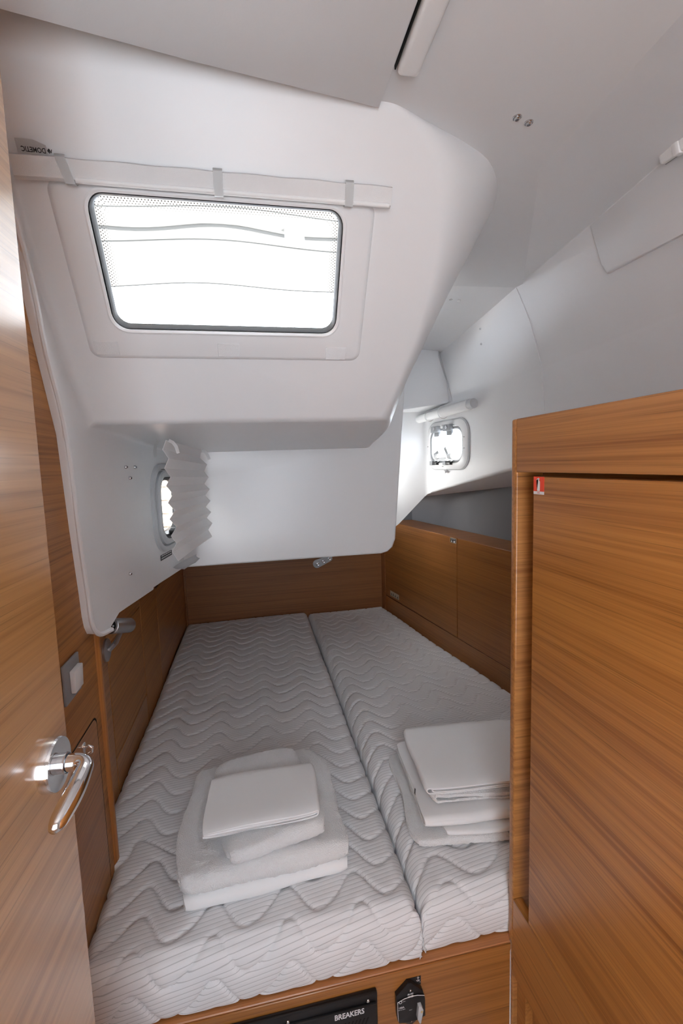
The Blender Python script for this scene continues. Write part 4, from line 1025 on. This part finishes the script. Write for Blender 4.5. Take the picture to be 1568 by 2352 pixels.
tabs([(770, 165), (820, 190), (860, 240), (885, 320)], .004, [1.19, 1.195, 1.20, 1.205])
tabs([(1180, 280), (1215, 310), (1240, 350), (1258, 395)], .005, [1.63, 1.63, 1.63, 1.63])
# crumpled plastic sleeve under the port
bm = BM(); rows = []
cr = [(830, 1690), (900, 1640), (960, 1590), (1030, 1560), (1100, 1540)]; cr2 = [(920, 1700), (975, 1700), (1040, 1665), (1090, 1630), (1140, 1570)]
for a, b in zip(cr, cr2):
    A, B = ony(*cpx(a), 1.60), ony(*cpx(b), 1.66); rows.append([bm.verts.new(A.lerp(B, t / 5) + Vector((random.uniform(-.004, .004), random.uniform(-.01, .004), random.uniform(-.003, .003)))) for t in range(6)])
for A, B in zip(rows, rows[1:]):
    for k_ in range(5): bm.faces.new((A[k_], A[k_ + 1], B[k_ + 1], B[k_]))
bmesh.ops.solidify(bm, geom=bm.faces[:], thickness=.0012)
tag(obj('blind_sleeve', bm, 'white_plastic', smooth=80, base=ony(*cpx((1000, 1690)), 1.62)), 'crumpled translucent white sleeve under the side port', 'sleeve')

# rolled blind above the hull port
hb = thing('rolled_blind', HF(*HF.hit(1010, 950)), 'short white rolled blind held by a ring above the hull port', 'blind')
A0 = onpl(953, 966, HF.o + HF.n * .045, HF.n); A1 = onpl(1078, 929, HF.o + HF.n * .03, HF.n)
dv = (A1 - A0); sd = dv.normalized()
bm = BM(); tube(bm, [A0 + dv * (i / 10) for i in range(11)], .020, 14); ra = obj('roll', bm, 'strap_white', hb)
M0 = A0 + dv * .56
bm = BM(); tube(bm, [M0, M0 + sd * .2, A1 + sd * .002], .0235, 18); obj('outer_wrap', bm, 'blind_cloth', hb)
bm = BM(); tube(bm, [A1 - sd * .002, A1 + sd * .012, A1 + sd * .03], [.0235, .022, .021], 14); obj('ribbed_end', bm, 'pale_grey_plastic', hb)
f = Frame(M0, sd.cross(Vector((0, 0, 1))), Vector((0, 0, 1)))
bm = BM(); tube(bm, [M0 + (Vector((0, 0, 1)) * math.sin(t) + HF.n * math.cos(t)) * .029 for t in np.linspace(0, 2 * math.pi, 25)], .002, 8, cap=False); obj('ring_strap', bm, 'strap_white', hb)
m1_ = A0 + dv * .30
bm = BM(); tube(bm, [m1_ + (Vector((0, 0, 1)) * math.sin(t) + HF.n * math.cos(t)) * .026 for t in np.linspace(0, 2 * math.pi, 25)], .002, 8, cap=False); obj('ring_strap', bm, 'strap_white', hb)
# clamp at the right edge of the liner
ct = thing('strap_end', ony(1548, 345, .80), 'white folded strap end of a rolled blind on the upper hull liner', 'strap')
nn = (-1) * Vector((.75, .3, .6)).normalized()
q0 = onpl(1545, 345, U1.lerp(U2, .9) + nU * .018, nU)
fs = Frame(q0, fx, nU.cross(fx))
bm = BM(); box(bm, fs, -.022, .085, -.019, .019, 0, .020, .006, 3); obj('fold', bm, 'strap_white', ct)
bm = BM(); box(bm, fs, .010, .026, -.022, .022, .0, .024, .004, 2); obj('band', bm, 'strap_white', ct)
bm = BM(); box(bm, fs, -.020, .080, -.0192, -.012, .0, .004, .001, 1); obj('edge_stitching', bm, 'grey_plastic', ct)

# ================================================================ CEILING LAMP
l0, l1 = onz(919, 150, CEIL), onz(960, 157, CEIL)
cl = thing('ceiling_lamp', (.275, .6, CEIL), 'slim white strip lamp on the ceiling beside the flat panel', 'lamp')
FCe = Frame((0, 0, CEIL), (1, 0, 0), (0, -1, 0))
bm = BM(); box(bm, FCe, .2475, .2815, -.728, -.25, .0003, .018, .007, 4); obj('diffuser', bm, 'white_plastic', cl)
bm = BM(); box(bm, FCe, .2455, .2475, -.73, -.25, .0003, .006); obj('mounting_rail', bm, 'gap_black', cl)

# ================================================================ OUTSIDE: COCKPIT SPRAYHOOD AND TEAK SEAT SEEN THROUGH THE WINDOWS, PLUS ADDED LIGHT BLOCKERS
sh_ = thing('sprayhood', (0, 3.2, 2.2), 'white canvas sprayhood beyond the large window', 'canvas')
def hood(u, t): return Vector((u, 1.9 + 1.5 * t, 3.25 - .50 * t - .10 * (u * .6) ** 2 + .012 * math.sin(5 * u + 3 * t)))
bm = BM(); NX, NT = 40, 12; g_ = [[bm.verts.new(hood(-1.9 + 4.2 * i / NX, -.85 + 1.85 * j / NT)) for i in range(NX + 1)] for j in range(NT + 1)]  # front stretch lies out of view, added to cut light into the cockpit
for j in range(NT):
    for i in range(NX): bm.faces.new((g_[j][i], g_[j][i + 1], g_[j + 1][i + 1], g_[j + 1][i]))
bmesh.ops.solidify(bm, geom=bm.faces[:], thickness=.002); obj('canopy', bm, 'canvas', sh_, 60)
for t, rr_ in ((.60, .003), (.69, .010), (.75, .004), (.99, .004)):
    bm = BM(); tube(bm, [hood(-1.9 + 4.2 * i / 60, t) + Vector((0, -.006, -.010 + .010 * math.sin(i * .55) * (t == .69))) for i in range(61)], rr_, 8); obj('hem', bm, 'canvas_hem', sh_)
bm = BM(); p = hood(.33, .70); box(bm, WORLD, p.x - .06, p.x + .06, p.y - .05, p.y - .03, p.z - .06, p.z + .03, .01); obj('buckle', bm, 'white_plastic', sh_)
ts = thing('helm_bench', (-1.0, 3.2, .6), 'pale slatted bench back seen through the side port', 'bench')
for i in range(14):
    bm = BM(); box(bm, WORLD, -2.0, -.50, 3.062, 3.09, .80 + i * .085, .876 + i * .085, .003); obj('slat', bm, 'teak_pale', ts)
bm = BM(); box(bm, WORLD, -2.0, -.50, 3.092, 3.4, .78, 1.99); obj('bench_base', bm, 'hull_white', ts)
tb_ = thing('cockpit_screens', (-1.3, 2.0, .6), 'teak sole and added white screens dimming the side port', 'bench')
bm = BM(); box(bm, WORLD, -1.6, -1.05, .9, 3.05, .60, 2.05, .02); obj('sky_screen', bm, 'hull_white', tb_)  # tall wall added to hide low sky from the side port
bm = BM(); box(bm, WORLD, -1.045, -.50, 1.2, 3.05, .60, .64); obj('cockpit_sole', bm, 'teak_pale', tb_)
bm = BM(); box(bm, WORLD, -1.045, -.42, .95, 1.0, .66, 2.05, .01); obj('glow_screen', bm, 'hull_white', tb_)  # unseen panel added to darken the glow through the side port
bm = BM(); box(bm, WORLD, .72, .82, .6, 3.3, 2.20, 2.66, .03, 3)  # unseen block added to keep the sun off the cockpit
tag(obj('sun_block', bm, 'hull_white', base=(.77, 1.9, 2.2)), 'unseen white block added above the hull passage to stop the sun', 'sun blocker')
